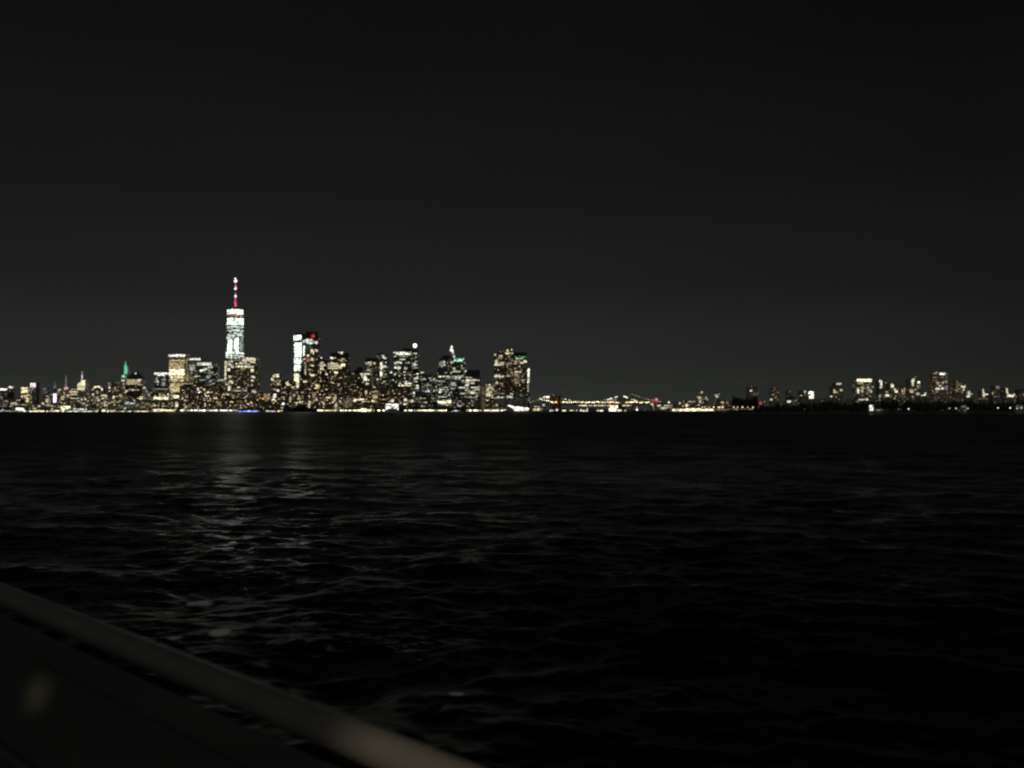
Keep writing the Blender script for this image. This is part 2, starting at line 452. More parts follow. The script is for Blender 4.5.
T("office_tower", "black block with a bright cream corner below the pyramid roofed tower", "tower", 127, 143.2, 391.6, 6000, "dark",
  [("lit_window", 139.8, 396.2, 142.8, 399.6, "C", 1.0), ("lit_window", 137.2, 397.8, 140, 398.8, "C", .6), ("lit_window", 142.8, 387.6, 146.4, 389.2, "C", .0)][:2], (5, "CW", .2, .8, 397, 400))
T("low_block", "small block with a white lamp on its roof right of the pyramid roofed tower", "building", 143, 147.8, 389, 6400, "far", [("ball", "roof_lamp", 144.6, 388.2, 1.0, "V", 1.3), ("lit_window", 149, 390, 151, 391.4, "C", .0)][:1], (4, "C", .2, .7, 390, 402))
T("office_building", "flat block with white lit rows low under the green spire", "building", 123, 139, 400.6, 5200, "grey",
  [("lit_floor", 125, 401.8, 129, 404.4, "S", .6), ("lit_floor", 130, 402.8, 135, 404, "C", .6), ("lit_window", 133.6, 399.6, 135, 401.2, "S", .6), ("lit_window", 136.2, 404.2, 139, 406, "S", .4), ("lit_window", 124, 407.4, 126, 409.2, "S", .5)], (6, "SC", .1, .5, 401, 408))
T("apartment_block", "brownish block with scattered window lights left of the cream banded building", "building", 143, 152, 391, 5400, "far", (), (16, "CCK", .2, 1.0, 391, 405), glow=.5, cell=9)
# Goldman-like yellow tower and its neighbours
T("office_tower", "dim office block under a bright white curved roof canopy", "tower", 154.6, 170.4, 374.6, 3800, "glass",
  [("roof_canopy", 154.4, 372.6, 170, 374.7, "V", 1.3), ("roof_canopy", 157, 374.4, 166, 375.8, "V", 1.0), ("lit_window", 156.2, 377, 157.6, 380.4, "W", .5), ("lit_window", 156.6, 380.6, 158.6, 382.4, "W", .8), ("lit_floor", 161.6, 378.6, 165.6, 380.4, "S", .4), ("lit_floor", 162, 382, 165, 386, "S", .3)],
  (9, "WC", .1, .5, 377, 390), roof="none", rows=.05, deep=50)
T("office_tower", "golden yellow lit tower capped with a white roof light strip", "tower", 169.2, 184.4, 357, 3560, "gold",
  [("roof_light", 168.6, 354.4, 185, 356.3, "V", 1.5), ("lit_floor", 169.6, 360.2, 184, 361.4, "Y", .8), ("lit_floor", 169.4, 362, 184.2, 368.6, "Y", .48), ("lit_floor", 172, 363.4, 182.6, 364.4, "K", .5),
   ("lit_floor", 169.3, 369.2, 184.3, 375.2, "C", 1.55), ("lit_floor", 170, 376.2, 183, 378.2, "Y", 1.0), ("lit_floor", 171, 378.8, 183.4, 381.4, "Y", .75), ("lit_floor", 170.6, 383.4, 179.4, 392, "Y", .62), ("lit_floor", 172, 384.6, 179, 385.6, "C", .5), ("lit_floor", 180, 383, 183, 387.4, "K", .3),
   ("lit_floor", 169.6, 385.6, 170.6, 389, "C", .6)], roof="none", steps=[(169.2, 184.4, 357.4), (168.7, 184.9, 354.2)], lit=.55, glow=.5, cell=7, deep=60)
T("office_tower", "grey-beige block with a dotted white roof line right of the golden tower", "tower", 184.8, 201, 360.6, 3700, "grey",
  [("roof_light", 185, 358.2, 188.4, 359.8, "V", 1.2), ("roof_light", 189.4, 358.4, 194.4, 359.8, "V", 1.2), ("roof_light", 195, 358, 200.4, 360, "V", 1.1), ("lit_floor", 188, 365.2, 195.2, 370.6, "S", .4), ("lit_floor", 188.4, 364.8, 195, 365.8, "W", .5), ("lit_floor", 187, 383, 193, 384, "C", .5), ("lit_floor", 189, 377, 194, 382, "K", .16)],
  (7, "CS", .1, .4, 362, 384), roof="none", steps=[(184.8, 201, 361), (185, 200.8, 358)])
T("office_tower", "grey-green office block with a sloping white lit crown", "tower", 195, 213.6, 366, 3600, "glass",
  [("lit_crown", 197, 362.8, 211, 365.4, "W", .8), ("lit_crown", 200, 362.4, 211.4, 363.6, "V", .8), ("lit_crown", 208, 365.4, 213, 368, "W", .5), ("lit_floor", 199.4, 369.6, 204, 371.4, "W", 1.1), ("lit_floor", 203.4, 368, 207.4, 370, "W", .6), ("lit_floor", 209, 371.6, 213.6, 374, "C", .3),
   ("lit_floor", 194, 375.8, 200, 377, "C", .5), ("lit_floor", 207, 376, 210, 378.4, "S", .4), ("lit_floor", 199, 384, 208, 385.6, "W", .6), ("lit_floor", 208.4, 384, 213.4, 385.2, "W", .7), ("lit_floor", 201, 379.4, 206, 380.2, "S", .25)],
  (10, "WS", .1, .5, 368, 385), roof="none", steps=[(195, 213.8, 366.4), (196.6, 212, 362.4)], rows=.3, glow=.45)
T("office_building", "low building ringed by one bright cream storey left of the golden tower", "building", 152.6, 173, 388.4, 3600, "dim",
  [("lit_floor", 153.4, 397, 172, 399.5, "C", 1.5), ("lit_floor", 154.6, 395.2, 156, 397, "C", .5), ("lit_window", 159, 393.4, 160.6, 396.4, "C", .5), ("lit_window", 167.4, 393.4, 170.4, 396, "C", .8), ("lit_floor", 154, 388.4, 170, 389.4, "C", .25), ("lit_floor", 152.6, 405, 156, 406, "C", .8), ("lit_floor", 157, 404.8, 159.4, 406, "C", .8), ("lit_floor", 162, 405.6, 170, 406.6, "C", .4)],
  (14, "C", .1, .5, 390, 407), tint="Y", glow=.5)
T("pier_building", "long cream glowing pier hall at the water left of the dark quay", "building", 152.4, 175.2, 408.8, 3260, "cream", [("lit_opening", 152.6, 409.3, 164, 411.4, "C", 1.5), ("lit_opening", 164.4, 409.6, 175, 411.2, "C", 1.3)], roof="slab", deep=40)
T("office_building", "small block with a bright cream doorway light below the golden tower", "building", 173, 184, 394.6, 3400, "dim",
  [("lit_floor", 173.2, 395.2, 179, 398.2, "C", 1.3), ("lit_window", 175.2, 402.6, 178, 407, "C", 1.3), ("lit_window", 176, 401.6, 177.2, 403, "C", .9)], (8, "C", .1, .6, 396, 406))
# riverside apartments
SPK = (40, "CKKV", .3, 1.5, 386.5, 408)
T("apartment_block", "brown riverside apartment block under the dotted roof line building", "building", 180.6, 193, 386, 3250, "brown", (), (34, "CKKV", .25, 1.3, 387, 408))
T("apartment_block", "tallest brown riverside block with paired white windows below the sloping white crown", "building", 189.6, 202.4, 384.8, 3300, "brown", [("lit_window", 190.4, 386.6, 191.4, 389.4, "V", 1.2), ("lit_window", 193.2, 388, 195.6, 390, "C", .8), ("lit_window", 197.4, 388, 199, 390.6, "V", .9), ("lit_window", 190.6, 396, 192, 398.6, "V", 1.1)], (26, "CKV", .25, 1.2, 386, 408))
T("apartment_block", "brown block with wide warm windows in front of the small beige-topped building", "building", 202.6, 213, 387.4, 3280, "brown", [("lit_window", 206.6, 391.6, 209.6, 393, "C", .8), ("lit_window", 213, 395, 214.6, 397.4, "V", 1.0)], (28, "CKKV", .25, 1.3, 388, 408))
T("apartment_block", "dark brown block of warm windows just left of the curved glass hall", "building", 213, 224.6, 391, 3260, "brown", [("lit_window", 223, 393.8, 229, 395, "C", .7)], (26, "CKKQ", .25, 1.3, 391, 408))
T("office_building", "slim beige-topped building against the left foot of the tallest tower", "building", 218.4, 225.4, 378.6, 3500, "dim", [("lit_floor", 218.8, 379.2, 225, 381, "C", .6), ("lit_floor", 219, 384, 221, 389, "K", .25)], (5, "C", .1, .4, 381, 392))
# the big glass block in front of the tallest tower
T("office_tower", "broad dark-centred office block outlined in cream lights before the tallest tower", "tower", 225, 255.8, 360.8, 3330, "dim",
  [("lit_crown", 243, 357.6, 255.2, 359.2, "C", .8), ("lit_crown", 242, 359.2, 255.4, 361, "C", .75), ("lit_floor", 235.6, 363, 246, 364.2, "C", .9), ("lit_floor", 235.4, 365.8, 254, 367.4, "C", .95), ("lit_floor", 240, 361.6, 246.6, 363, "C", .5),
   ("lit_edge", 224.8, 361, 226.2, 380, "C", .75), ("lit_edge", 226.4, 361, 233, 362.2, "C", .8), ("lit_edge", 225.6, 362.6, 227.6, 366, "C", .8), ("lit_window", 228.6, 363.4, 231.6, 366, "W", .7), ("lit_window", 231, 366, 233.6, 368, "W", .8), ("lit_window", 227, 368.4, 230, 371.4, "W", .9),
   ("lit_window", 228.6, 375.6, 231.6, 378, "W", .7), ("lit_window", 229, 380.6, 233, 383.6, "C", .9), ("lit_window", 225.6, 382, 229, 385, "C", .5), ("lit_window", 228, 386.4, 231, 390.4, "W", .9), ("lit_floor", 246, 362.6, 250, 365.2, "W", .7), ("lit_floor", 250, 361.4, 255, 363, "C", .6),
   ("lit_window", 250.8, 369, 253.8, 372, "C", .8), ("lit_window", 251.4, 376, 255, 378, "W", .95), ("lit_window", 251, 379.6, 253.6, 381.8, "C", .8), ("lit_window", 251.2, 384, 253, 386, "C", .7), ("lit_window", 252, 390, 256, 392.6, "C", .6), ("lit_window", 237.6, 386.6, 240, 388, "V", .9),
   ("lit_floor", 232, 390.2, 247, 391.2, "C", .45), ("lit_floor", 241, 368, 246, 369.4, "K", .5)],
  (26, "CW", .08, .45, 362, 392), roof="none", steps=[(225, 255.8, 361), (240, 255.4, 357.4)], lit=.45, glow=.22, tint="K", deep=60)
# curved glass hall in front of it
def glass_hall():
    D = 3270
    a, b, t = at(231.6, 399, D), at(248.4, 399, D), at(240, 398.6, D)
    cx = (a.x + b.x) / 2
    root = thing("glass_hall", (cx, D, LAND_Z), "round-bellied glass hall glowing dim beige at the foot of the cream outlined block", "building")
    hw, z0, z1 = (b.x - a.x) / 2, at(0, 406, D).z - LAND_Z, at(0, 393, D).z - LAND_Z
    mb = MB()
    n = 14
    pts = [(hw * math.cos(math.pi + math.pi * i / n), -hw * .5 * abs(math.sin(math.pi * i / n))) for i in range(n + 1)]
    mb.prism(pts + [(hw, 26), (-hw, 26)], 0, z1)
    style_wall(mb.build("walls", M_FACADE, root), wall=(.2, .18, .14), lit=.5, glow=.2, tint="C")
    vs, fs = [], []
    for i in range(n + 1):                                        # bright curved vault rib
        ang = math.pi * i / n
        x = -hw * math.cos(ang); s = math.sin(ang)
        zb = z1 - (z1 - z0) * .52 * s
        for dz, dy in ((-3.6, 0), (3.6, 0), (3.6, .8), (-3.6, .8)):
            vs.append((x, -hw * .5 * s - 1.2 + dy, zb + dz * (.35 + .65 * s)))
    for i in range(n):
        for k in range(4):
            p, q = i * 4 + k, i * 4 + (k + 1) % 4
            fs.append((p, q, q + 4, p + 4))
    light_it(mesh_obj("lit_vault", vs, fs, M_LIT, root), "C", .4)
glass_hall()

# the tallest tower: square foot, square top turned by 45 degrees, lit mast
def tallest_tower():
    D = 3400
    root = thing("skyscraper", (at(234.4, 400, D + 32).x, D + 32, LAND_Z), "tallest white lit skyscraper with a red and white lit mast", "tower")
    hw = 7.8 * D / F
    def zz(py): return at(234, py, D).z - LAND_Z
    H, Zb = zz(308.6), 56.0
    base = [(-hw, -hw), (hw, -hw), (hw, hw), (-hw, hw)]
    top = [(0, -hw), (hw, 0), (0, hw), (-hw, 0)]
    mb = MB()
    mb.box(-hw, hw, -hw, hw, 0, Zb)
    b = len(mb.v)
    mb.v += [(x, y, Zb) for x, y in base] + [(x, y, H) for x, y in top]
    for i in range(4):
        mb.f.append((b + i, b + (i + 1) % 4, b + 4 + i))
        mb.f.append((b + (i + 1) % 4, b + 4 + (i + 1) % 4, b + 4 + i))
    mb.f.append((b + 4, b + 5, b + 6, b + 7))
    style_wall(mb.build("walls", M_FACADE, root), wall=(.16, .19, .19), lit=.62, rows=.4, glow=.85, tint="T", cell=4.5)
    def sect(z, off):                                             # octagonal outline at height z
        t = max(0, min(1, (z - Zb) / (H - Zb)))
        pts = []
        for i in range(4):
            c, tp, tn = Vector(base[i]), Vector(top[i - 1]), Vector(top[i])
            pts += [c.lerp(tp, t), c.lerp(tn, t)]
        return [p * (1 + off / hw) for p in pts]
    def ring(name, y0, y1, key, g, off=.5):
        z0, z1 = zz(y1), zz(y0)
        mbb = MB().prism([tuple(p) for p in sect(z0, off)], z0, z1, [tuple(p) for p in sect(z1, off)])
        light_it(mbb.build(name, M_LIT, root), key, g)
    ring("lit_crown", 308.9, 313.6, "T", 2.3, .8)
    ring("observation_band", 314.6, 315.9, "Q", .42, .6)
    ring("lit_floor", 317.9, 324.2, "T", 2.0, .8)
    ring("lit_floor", 325.6, 327.2, "T", .8)
    ring("lit_floor", 329.6, 330.8, "T", 1.0)
    ring("lit_floor", 352.2, 353.6, "T", 2.0)
    ring("lit_floor", 354.6, 356.4, "T", .8)
    def front(x, z):                                              # near surface depth at (x, z)
        poly = sect(z, 0); ys = []
        for i in range(8):
            p, q = poly[i], poly[(i + 1) % 8]
            if min(p.x, q.x) - 1e-6 <= x <= max(p.x, q.x) + 1e-6 and abs(p.x - q.x) > 1e-6:
                t = (x - p.x) / (q.x - p.x); ys.append(p.y + t * (q.y - p.y))
        return min(ys) if ys else 0
    ox = root.location.x
    def stripe(x0, x1, y0, y1, key, g, name="lit_stripe"):
        n = 5; vs, fs = [], []
        for j in range(n + 1):
            z = zz(y0 + (y1 - y0) * j / n)
            for i in range(n + 1):
                X = at(x0 + (x1 - x0) * i / n, 340, D).x - ox
                X = max(-hw * .995, min(hw * .995, X))
                vs.append((X, front(X, z) - .7, z))
        m = len(vs)
        vs += [(v[0], v[1] + .5, v[2]) for v in vs]
        for j in range(n):
            for i in range(n):
                p = j * (n + 1) + i
                fs += [(p, p + n + 1, p + n + 2, p + 1), (m + p, m + p + 1, m + p + n + 2, m + p + n + 1)]
        edge = [i for i in range(n + 1)] + [j * (n + 1) + n for j in range(1, n + 1)] + [n * (n + 1) + i for i in range(n - 1, -1, -1)] + [j * (n + 1) for j in range(n - 1, 0, -1)]
        for i in range(len(edge)):
            p, q = edge[i], edge[(i + 1) % len(edge)]
            fs.append((p, q, q + m, p + m))
        light_it(mesh_obj(name, vs, fs, M_LIT, root), key, g)
    stripe(227.2, 232.0, 339.4, 352, "T", 2.9)
    stripe(226.4, 229.6, 333.6, 336, "T", 1.0); stripe(230.4, 235, 334.6, 337, "T", .9); stripe(236.4, 241.6, 333, 335.6, "T", .8)
    stripe(234.4, 237.8, 338, 352, "T", 2.9)
    stripe(240.2, 242.4, 338, 352.6, "T", 2.5)
    stripe(238.4, 239.4, 341, 345, "T", .5); stripe(232.6, 233.4, 346, 349, "T", .4)
    stripe(227, 241.6, 356.6, 358.4, "C", .7); stripe(226.6, 231.4, 337, 339, "T", .9)
    for _ in range(26):
        y = random.uniform(325, 357); x = random.uniform(226.6, 240)
        stripe(x, x + random.uniform(.8, 2), y, y + .9, "T", random.uniform(.4, 1.3), "lit_window")
    # mast
    z1, z0 = zz(276.4), H
    MB().cone(0, 0, z0, z0 + 5, hw * .62, hw * .58, 16).build("mast_ring", M_STEEL, root)
    mast = MB().cone(0, 0, z0 + 5, z1, 2.4, .5, 8).build("mast", M_STEEL, root)
    for ya, yb, ra, rb, g in ((305.8, 300.4, 4.6, 4.2, .8), (300.3, 297.4, 3.4, 3.0, .6), (293.2, 289.4, 3.2, 2.8, .5), (285.8, 282.0, 2.9, 2.5, .45)):
        light_it(MB().cone(0, 0, zz(ya), zz(yb), ra, rb, 10).build("red_mast_light", M_LIT, mast), "N", g * 1.3)
    for y, r, g in ((295.5, 4.8, 1.7), (293.6, 3.2, 1.2), (287.5, 5.0, 1.7), (285.6, 3.4, 1.0), (279.7, 6.6, 2.2), (277.4, 4.4, 1.4)):
        light_it(MB().ball(0, 0, zz(y), r).build("beacon", M_LIT, mast), "P", g)
tallest_tower()

T("low_block", "low beige block with orange lights between the cream outlined block and the round crowned tower", "building", 257, 270, 393.6, 3300, "dim",
  [("lit_floor", 264, 393.4, 269.6, 399.4, "K", .35), ("lit_window", 262, 397.8, 264, 399.6, "O", .9), ("lit_window", 259, 397.4, 260.6, 398.6, "O", .6), ("lit_window", 265.4, 400, 268, 401, "O", .5)], (5, "O", .1, .5, 394, 400), tint="O")
T("residential_tower", "slim brown apartment tower with a rounded glowing crown", "tower", 270.8, 280.6, 378.2, 3230, "brown",
  [("lit_crown", 273, 374.4, 276, 377.4, "C", 1.0), ("lit_crown", 276.6, 374, 279.2, 377.4, "C", 1.0), ("lit_window", 271.4, 378, 274, 380.8, "C", 1.1), ("lit_floor", 275, 381, 279.6, 382, "C", .6), ("lit_window", 276.6, 382.8, 279.6, 385, "C", .8), ("lit_window", 273.6, 388.4, 276, 390, "C", .6),
   ("lit_window", 276.6, 389.2, 279, 391.6, "C", .9), ("lit_window", 273.4, 394, 276.4, 397.4, "V", 1.1), ("lit_window", 272, 397, 274.6, 400.2, "C", 1.2), ("lit_window", 275, 400, 276.6, 401.6, "C", .8)], (12, "CK", .1, .7, 383, 404), roof="none", steps=[(270.8, 280.6, 378.2), (272.4, 279.6, 374)])
T("residential_tower", "plain brown apartment tower between the round crown and the white lit column", "tower", 281.4, 293.4, 381, 3260, "brown",
  [("lit_window", 285.6, 381.8, 288, 383.4, "C", .9), ("lit_window", 287, 383.4, 289.4, 385.4, "C", .8), ("lit_window", 292.4, 386.6, 294.4, 389, "C", .7), ("lit_window", 292.6, 394, 295, 397, "C", .6), ("lit_window", 289.4, 398, 291, 403.8, "K", .5)], (20, "CK", .1, .6, 382, 405), lit=.18)
T("low_block", "small dark block with one bright white lamp under the plain brown tower", "building", 279.6, 291, 402.4, 3160, "dark", [("lit_window", 282.2, 402.8, 284.6, 405.2, "V", 1.4), ("lit_window", 281, 407.2, 283, 408.4, "C", .5), ("lit_window", 276, 403, 277.4, 404, "C", .0)][:2], (5, "C", .1, .5, 403, 408))
T("office_tower", "dark tower with one brilliant white lit edge from roof to base", "tower", 293.6, 305.4, 334.4, 3450, "dark",
  [("lit_edge", 293.8, 335.2, 301.2, 340.4, "T", 1.77), ("lit_edge", 294.8, 342.8, 301.4, 357, "T", 3.04), ("lit_edge", 294.0, 358, 301.2, 363.8, "T", 1.41), ("lit_edge", 294.2, 364.8, 300.6, 371, "T", 1.59), ("lit_edge", 294.2, 373.4, 299, 384, "C", 1.3), ("lit_edge", 295.4, 384, 298.6, 388.6, "C", 1.0),
   ("lit_window", 293.8, 344, 295, 346, "T", .9), ("lit_window", 293.6, 348, 295, 349.4, "T", .9), ("lit_window", 293.8, 351.4, 295, 353, "T", .9), ("lit_edge", 303, 345.4, 304.8, 356, "T", 1.2), ("lit_window", 302.2, 340.4, 304.6, 342.6, "T", 1.0), ("lit_floor", 301.6, 346, 303, 352, "M", .2)], deep=40, lit=.12)
T("office_tower", "dark speckled tower with a red rooftop beacon", "tower", 305.2, 317.6, 337.6, 3400, "brown",
  [("block", "roof_block", 305.8, 331.4, 316, 337.6), ("front", "beacon", 313.2, 335.6, 1.9, "R", .7), ("front", "beacon_core", 313.2, 335.3, 1.0, "P", 1.4), ("lit_floor", 306.4, 339, 309, 343.6, "S", .9), ("lit_floor", 309.4, 339.2, 312.6, 344, "S", .95), ("lit_floor", 304, 339.8, 306, 341.6, "S", .9), ("lit_window", 313, 341, 315, 343, "S", .7),
   ("lit_window", 315.4, 341, 317.4, 344.4, "W", 1.0), ("lit_floor", 305, 345, 311, 350, "M", .08), ("lit_window", 310.6, 349.6, 314, 353, "C", 1.0), ("lit_window", 315, 349.4, 317.6, 351.6, "C", 1.1), ("lit_window", 307, 354.6, 309.6, 356, "C", .8), ("lit_window", 303, 358.4, 305.4, 360, "C", .8), ("lit_window", 306.6, 357, 308.8, 362, "Q", .35),
   ("lit_window", 311, 358, 313.8, 360.4, "C", 1.2), ("lit_edge", 304.8, 364.2, 306, 374.6, "C", .5), ("lit_floor", 310, 365, 314, 366, "C", .8), ("lit_window", 308, 369, 311, 370, "C", .7), ("lit_window", 310.8, 374.4, 314, 376.4, "C", 1.3), ("lit_window", 303, 380.4, 307, 382.4, "C", 1.0), ("lit_window", 315.6, 384.4, 319.8, 388.6, "Y", 1.3)],
  (44, "CKKC", .15, 1.0, 353, 402), roof="slab", deep=45)
T("residential_tower", "warm windowed tower squeezed between the red beacon tower and the white topped dark tower", "tower", 317.4, 328, 361, 3480, "brown",
  [("ball", "roof_lamp", 321.6, 357.8, .85, "V", 1.1), ("lit_floor", 320, 361.6, 323.4, 366, "C", .5), ("lit_window", 319.6, 366, 324, 370, "C", .8), ("lit_window", 318, 371, 321, 374.6, "C", .6), ("lit_window", 316.6, 374, 319, 376, "C", .9)], (30, "CKC", .15, .9, 366, 405))
T("office_tower", "black topped tower with a white chevron roof light above beige lit storeys", "tower", 329.6, 347, 357.4, 3420, "brown",
  [("block", "roof_block", 330.6, 352.6, 346.6, 357.6), ("roof_light", 338.4, 351.8, 343.6, 352.9, "V", .9), ("roof_light", 339.8, 352.8, 342.4, 354, "V", 1.1), ("lit_window", 330.4, 357, 333, 358.8, "V", 1.1), ("lit_window", 333.4, 357.4, 336, 358.4, "C", .6), ("lit_floor", 342, 358.4, 345, 359.4, "C", .9), ("lit_floor", 339, 360, 342, 360.8, "C", .6), ("lit_floor", 344, 360.2, 346.6, 361.2, "C", .6),
   ("lit_floor", 327.6, 363, 338, 368.8, "C", .42), ("lit_window", 331, 362.8, 334, 366, "C", .9), ("lit_window", 335, 364, 338, 366.4, "C", .7), ("lit_window", 341, 363.8, 345, 366.4, "C", 1.2), ("lit_window", 337.4, 366.4, 341, 369, "C", .9), ("lit_floor", 331.4, 367.6, 337, 369, "Y", .8), ("lit_window", 334.4, 371.4, 338, 373.4, "C", 1.3), ("lit_window", 346, 371.2, 348, 373, "C", .5), ("lit_window", 325.4, 373.4, 327.6, 375, "V", .9)],
  (34, "CKC", .15, 1.2, 370, 404), lit=.14)
T("residential_tower", "murky brown tower with few lights right of the white chevron tower", "tower", 342.6, 353.6, 373, 3300, "dim", [("lit_window", 342.6, 404.6, 345.6, 407.4, "V", 1.3), ("lit_floor", 343, 398.6, 352, 407, "K", .1), ("lit_floor", 346, 398, 352, 398.8, "K", .3)], (12, "K", .08, .4, 376, 404), tint="K", glow=.3, lit=.3)
T("office_tower", "unlit black tower with one pale window beside the cream L-lit tower", "tower", 352.4, 361.4, 372.4, 3440, "dark", [("lit_window", 353, 379, 355, 381.6, "C", .8), ("lit_window", 356, 388.4, 357.4, 389.6, "C", .5), ("lit_window", 358, 394, 361.4, 395.4, "C", .5)], (6, "C", .1, .4, 380, 398), roof="slope")
T("office_tower", "tower with a cream L-shaped patch of lit storeys", "tower", 360, 371, 373, 3380, "dim",
  [("lit_floor", 360.2, 373.2, 370, 374.8, "W", .9), ("lit_floor", 361.6, 375, 366.6, 377.4, "C", 1.0), ("lit_floor", 363, 377.6, 367, 380.8, "W", 1.1), ("lit_window", 367.6, 379, 369.4, 381, "C", .8), ("lit_window", 365.6, 383, 368.8, 385, "C", .8), ("lit_window", 362, 382, 364, 383, "C", .4), ("lit_window", 365, 390, 367, 396, "C", .5)], (14, "CK", .1, .5, 384, 404))
T("office_tower", "dark roofed tower with a cream arcade of lights high under its roof", "tower", 364.8, 376, 361.6, 3560, "dim",
  [("block", "roof_block", 365.6, 357.8, 375, 361.6), ("lit_crown", 365.4, 362.4, 367.4, 364.6, "C", .5), ("lit_crown", 367.4, 361.8, 372, 363.4, "C", .7), ("lit_crown", 369, 363.4, 371.6, 364.8, "C", .6), ("lit_crown", 373.4, 362.4, 375.4, 365, "C", .8), ("lit_floor", 367, 369, 370, 371, "C", .35), ("lit_floor", 376, 366, 380, 371, "K", .12)], (9, "C", .08, .4, 365, 374), rows=.1)
T("office_tower", "narrow tower with a white glowing vertical light column and crossbar", "tower", 376.4, 387.2, 354.4, 3500, "dim",
  [("lit_window", 377.2, 356, 379, 357, "C", .4), ("roof_light", 382, 355, 384, 358.2, "V", 1.1), ("roof_light", 384, 357, 386.4, 359, "V", .9), ("light_column", 380.2, 362.4, 382, 376.2, "W", 1.25), ("lit_floor", 382, 365.6, 386.6, 367.6, "W", 1.1), ("lit_window", 385.4, 361.6, 386.4, 363.6, "C", .6), ("lit_window", 376.8, 378.6, 378.6, 380.2, "V", 1.1), ("lit_floor", 383, 381, 386, 382, "C", .8), ("lit_floor", 380, 376.6, 385, 377.4, "C", .4)],
  (16, "CW", .1, .6, 360, 400), rows=.12)
T("office_building", "brown block with a long cream light canopy above the bright quay lights", "building", 353, 378.6, 386.6, 3260, "brown",
  [("light_canopy", 354, 398.8, 364.6, 400.2, "C", 1.2), ("light_canopy", 353.2, 400.2, 356, 402, "C", 1.0), ("lit_floor", 362, 401, 369.6, 402, "C", .8), ("lit_window", 371.6, 399.8, 375, 402.2, "Y", 1.3), ("lit_floor", 374, 401.4, 378, 402.4, "C", .6), ("lit_floor", 372.4, 394.4, 377.6, 398.6, "K", .4), ("lit_floor", 372.6, 386.4, 376, 387.8, "C", .4), ("lit_floor", 375, 390.6, 378, 392, "C", .7),
   ("lit_window", 365, 390.4, 367, 394, "C", .6), ("lit_floor", 370, 391.4, 377, 392.4, "C", .3), ("lit_window", 360, 394, 362, 395.4, "C", .5)], (30, "KYC", .1, .6, 388, 408), lit=.2, glow=.4)
T("office_tower", "broad bulky tower with a double white light strip at the roof", "tower", 393.4, 411.6, 352, 3480, "glass",
  [("roof_light", 393.6, 352, 411.4, 353.1, "W", 1.3), ("roof_light", 396, 353.3, 411, 354.9, "W", 1.1), ("block", "roof_block", 402.6, 348.4, 410.4, 352), ("lit_floor", 393.4, 356, 396, 357, "C", .6), ("lit_floor", 399, 356, 408, 356.9, "C", .4), ("lit_floor", 399.6, 359, 405.4, 359.9, "W", .7), ("lit_floor", 394.4, 362, 402, 363.8, "C", .8), ("lit_floor", 396, 361.4, 400, 362.4, "W", .6), ("lit_floor", 405.4, 362, 409.6, 363.6, "W", .8),
   ("lit_window", 394.4, 366.6, 397, 368.6, "W", .9), ("lit_window", 397.6, 366.2, 400.8, 369, "W", .9), ("lit_window", 404.4, 367, 407, 369.2, "W", .8), ("lit_window", 403.4, 371, 405.6, 372.8, "C", .5), ("lit_window", 389.4, 371.4, 391.8, 373.2, "W", 1.1), ("lit_window", 394, 373.8, 395.8, 375.4, "W", .9),
   ("lit_floor", 403.4, 381, 408, 382, "C", .8), ("lit_floor", 404.6, 382.8, 411.8, 384, "W", 1.0), ("lit_floor", 398.6, 384.8, 411.8, 386.2, "C", 1.1), ("lit_window", 398.6, 382.6, 401, 384.2, "W", 1.0), ("lit_floor", 387, 390.4, 392, 392.6, "C", .6), ("lit_floor", 391, 389.8, 397, 391.4, "C", .7), ("lit_floor", 400.6, 391, 407.4, 391.8, "C", .6), ("lit_floor", 405, 393, 409, 394.2, "C", .4)],
  (26, "CWC", .1, .6, 356, 402), steps=[(387.4, 411.8, 371), (393.4, 411.6, 352)], roof="none", glow=.4, rows=.14, tint="C")
T("office_tower", "slim tower carrying a round white ball of light on top", "tower", 411.8, 418.2, 352.6, 3540, "glass",
  [("ball", "roof_lamp", 415, 345.6, 2.1, "V", 2.4), ("lit_window", 413, 353, 416.6, 354.2, "W", .7), ("lit_window", 415, 356.6, 417, 357.8, "W", .4), ("lit_floor", 413, 363, 417, 364.4, "W", .8), ("lit_floor", 414, 364.8, 417.4, 366, "W", .7), ("block", "roof_block", 412.4, 349.6, 417.6, 352.6)], (9, "WC", .1, .6, 356, 400), roof="none")
T("office_building", "greenish block with scattered white window dashes below the ball of light", "building", 411.4, 431, 374, 3380, "glass",
  [("lit_window", 416.4, 373.2, 418.6, 375, "W", .9), ("lit_floor", 420.4, 372, 424, 373, "C", .8), ("lit_window", 413.6, 374.2, 415.4, 375.2, "C", .5), ("lit_window", 416.4, 376.4, 419, 377.6, "W", .9), ("lit_floor", 414, 377.8, 418, 379, "W", .8), ("lit_floor", 420, 378.6, 426, 380, "C", .45), ("lit_window", 415, 381, 417.4, 382.2, "W", .8), ("lit_window", 416.2, 385, 418.6, 389, "W", 1.0),
   ("lit_floor", 424, 385, 431, 386, "C", .6), ("lit_window", 412.2, 391.6, 414.6, 396.6, "W", 1.2), ("lit_floor", 427, 389.8, 428.8, 391, "W", .9), ("lit_window", 425, 390.8, 429.6, 392, "W", 1.0), ("lit_floor", 416, 398.6, 420, 399.6, "C", .6), ("lit_floor", 420.6, 398, 425.6, 398.8, "C", .6), ("lit_window", 424.4, 401.8, 427, 403, "C", .6)], (24, "WCC", .1, .5, 376, 403), glow=.4)
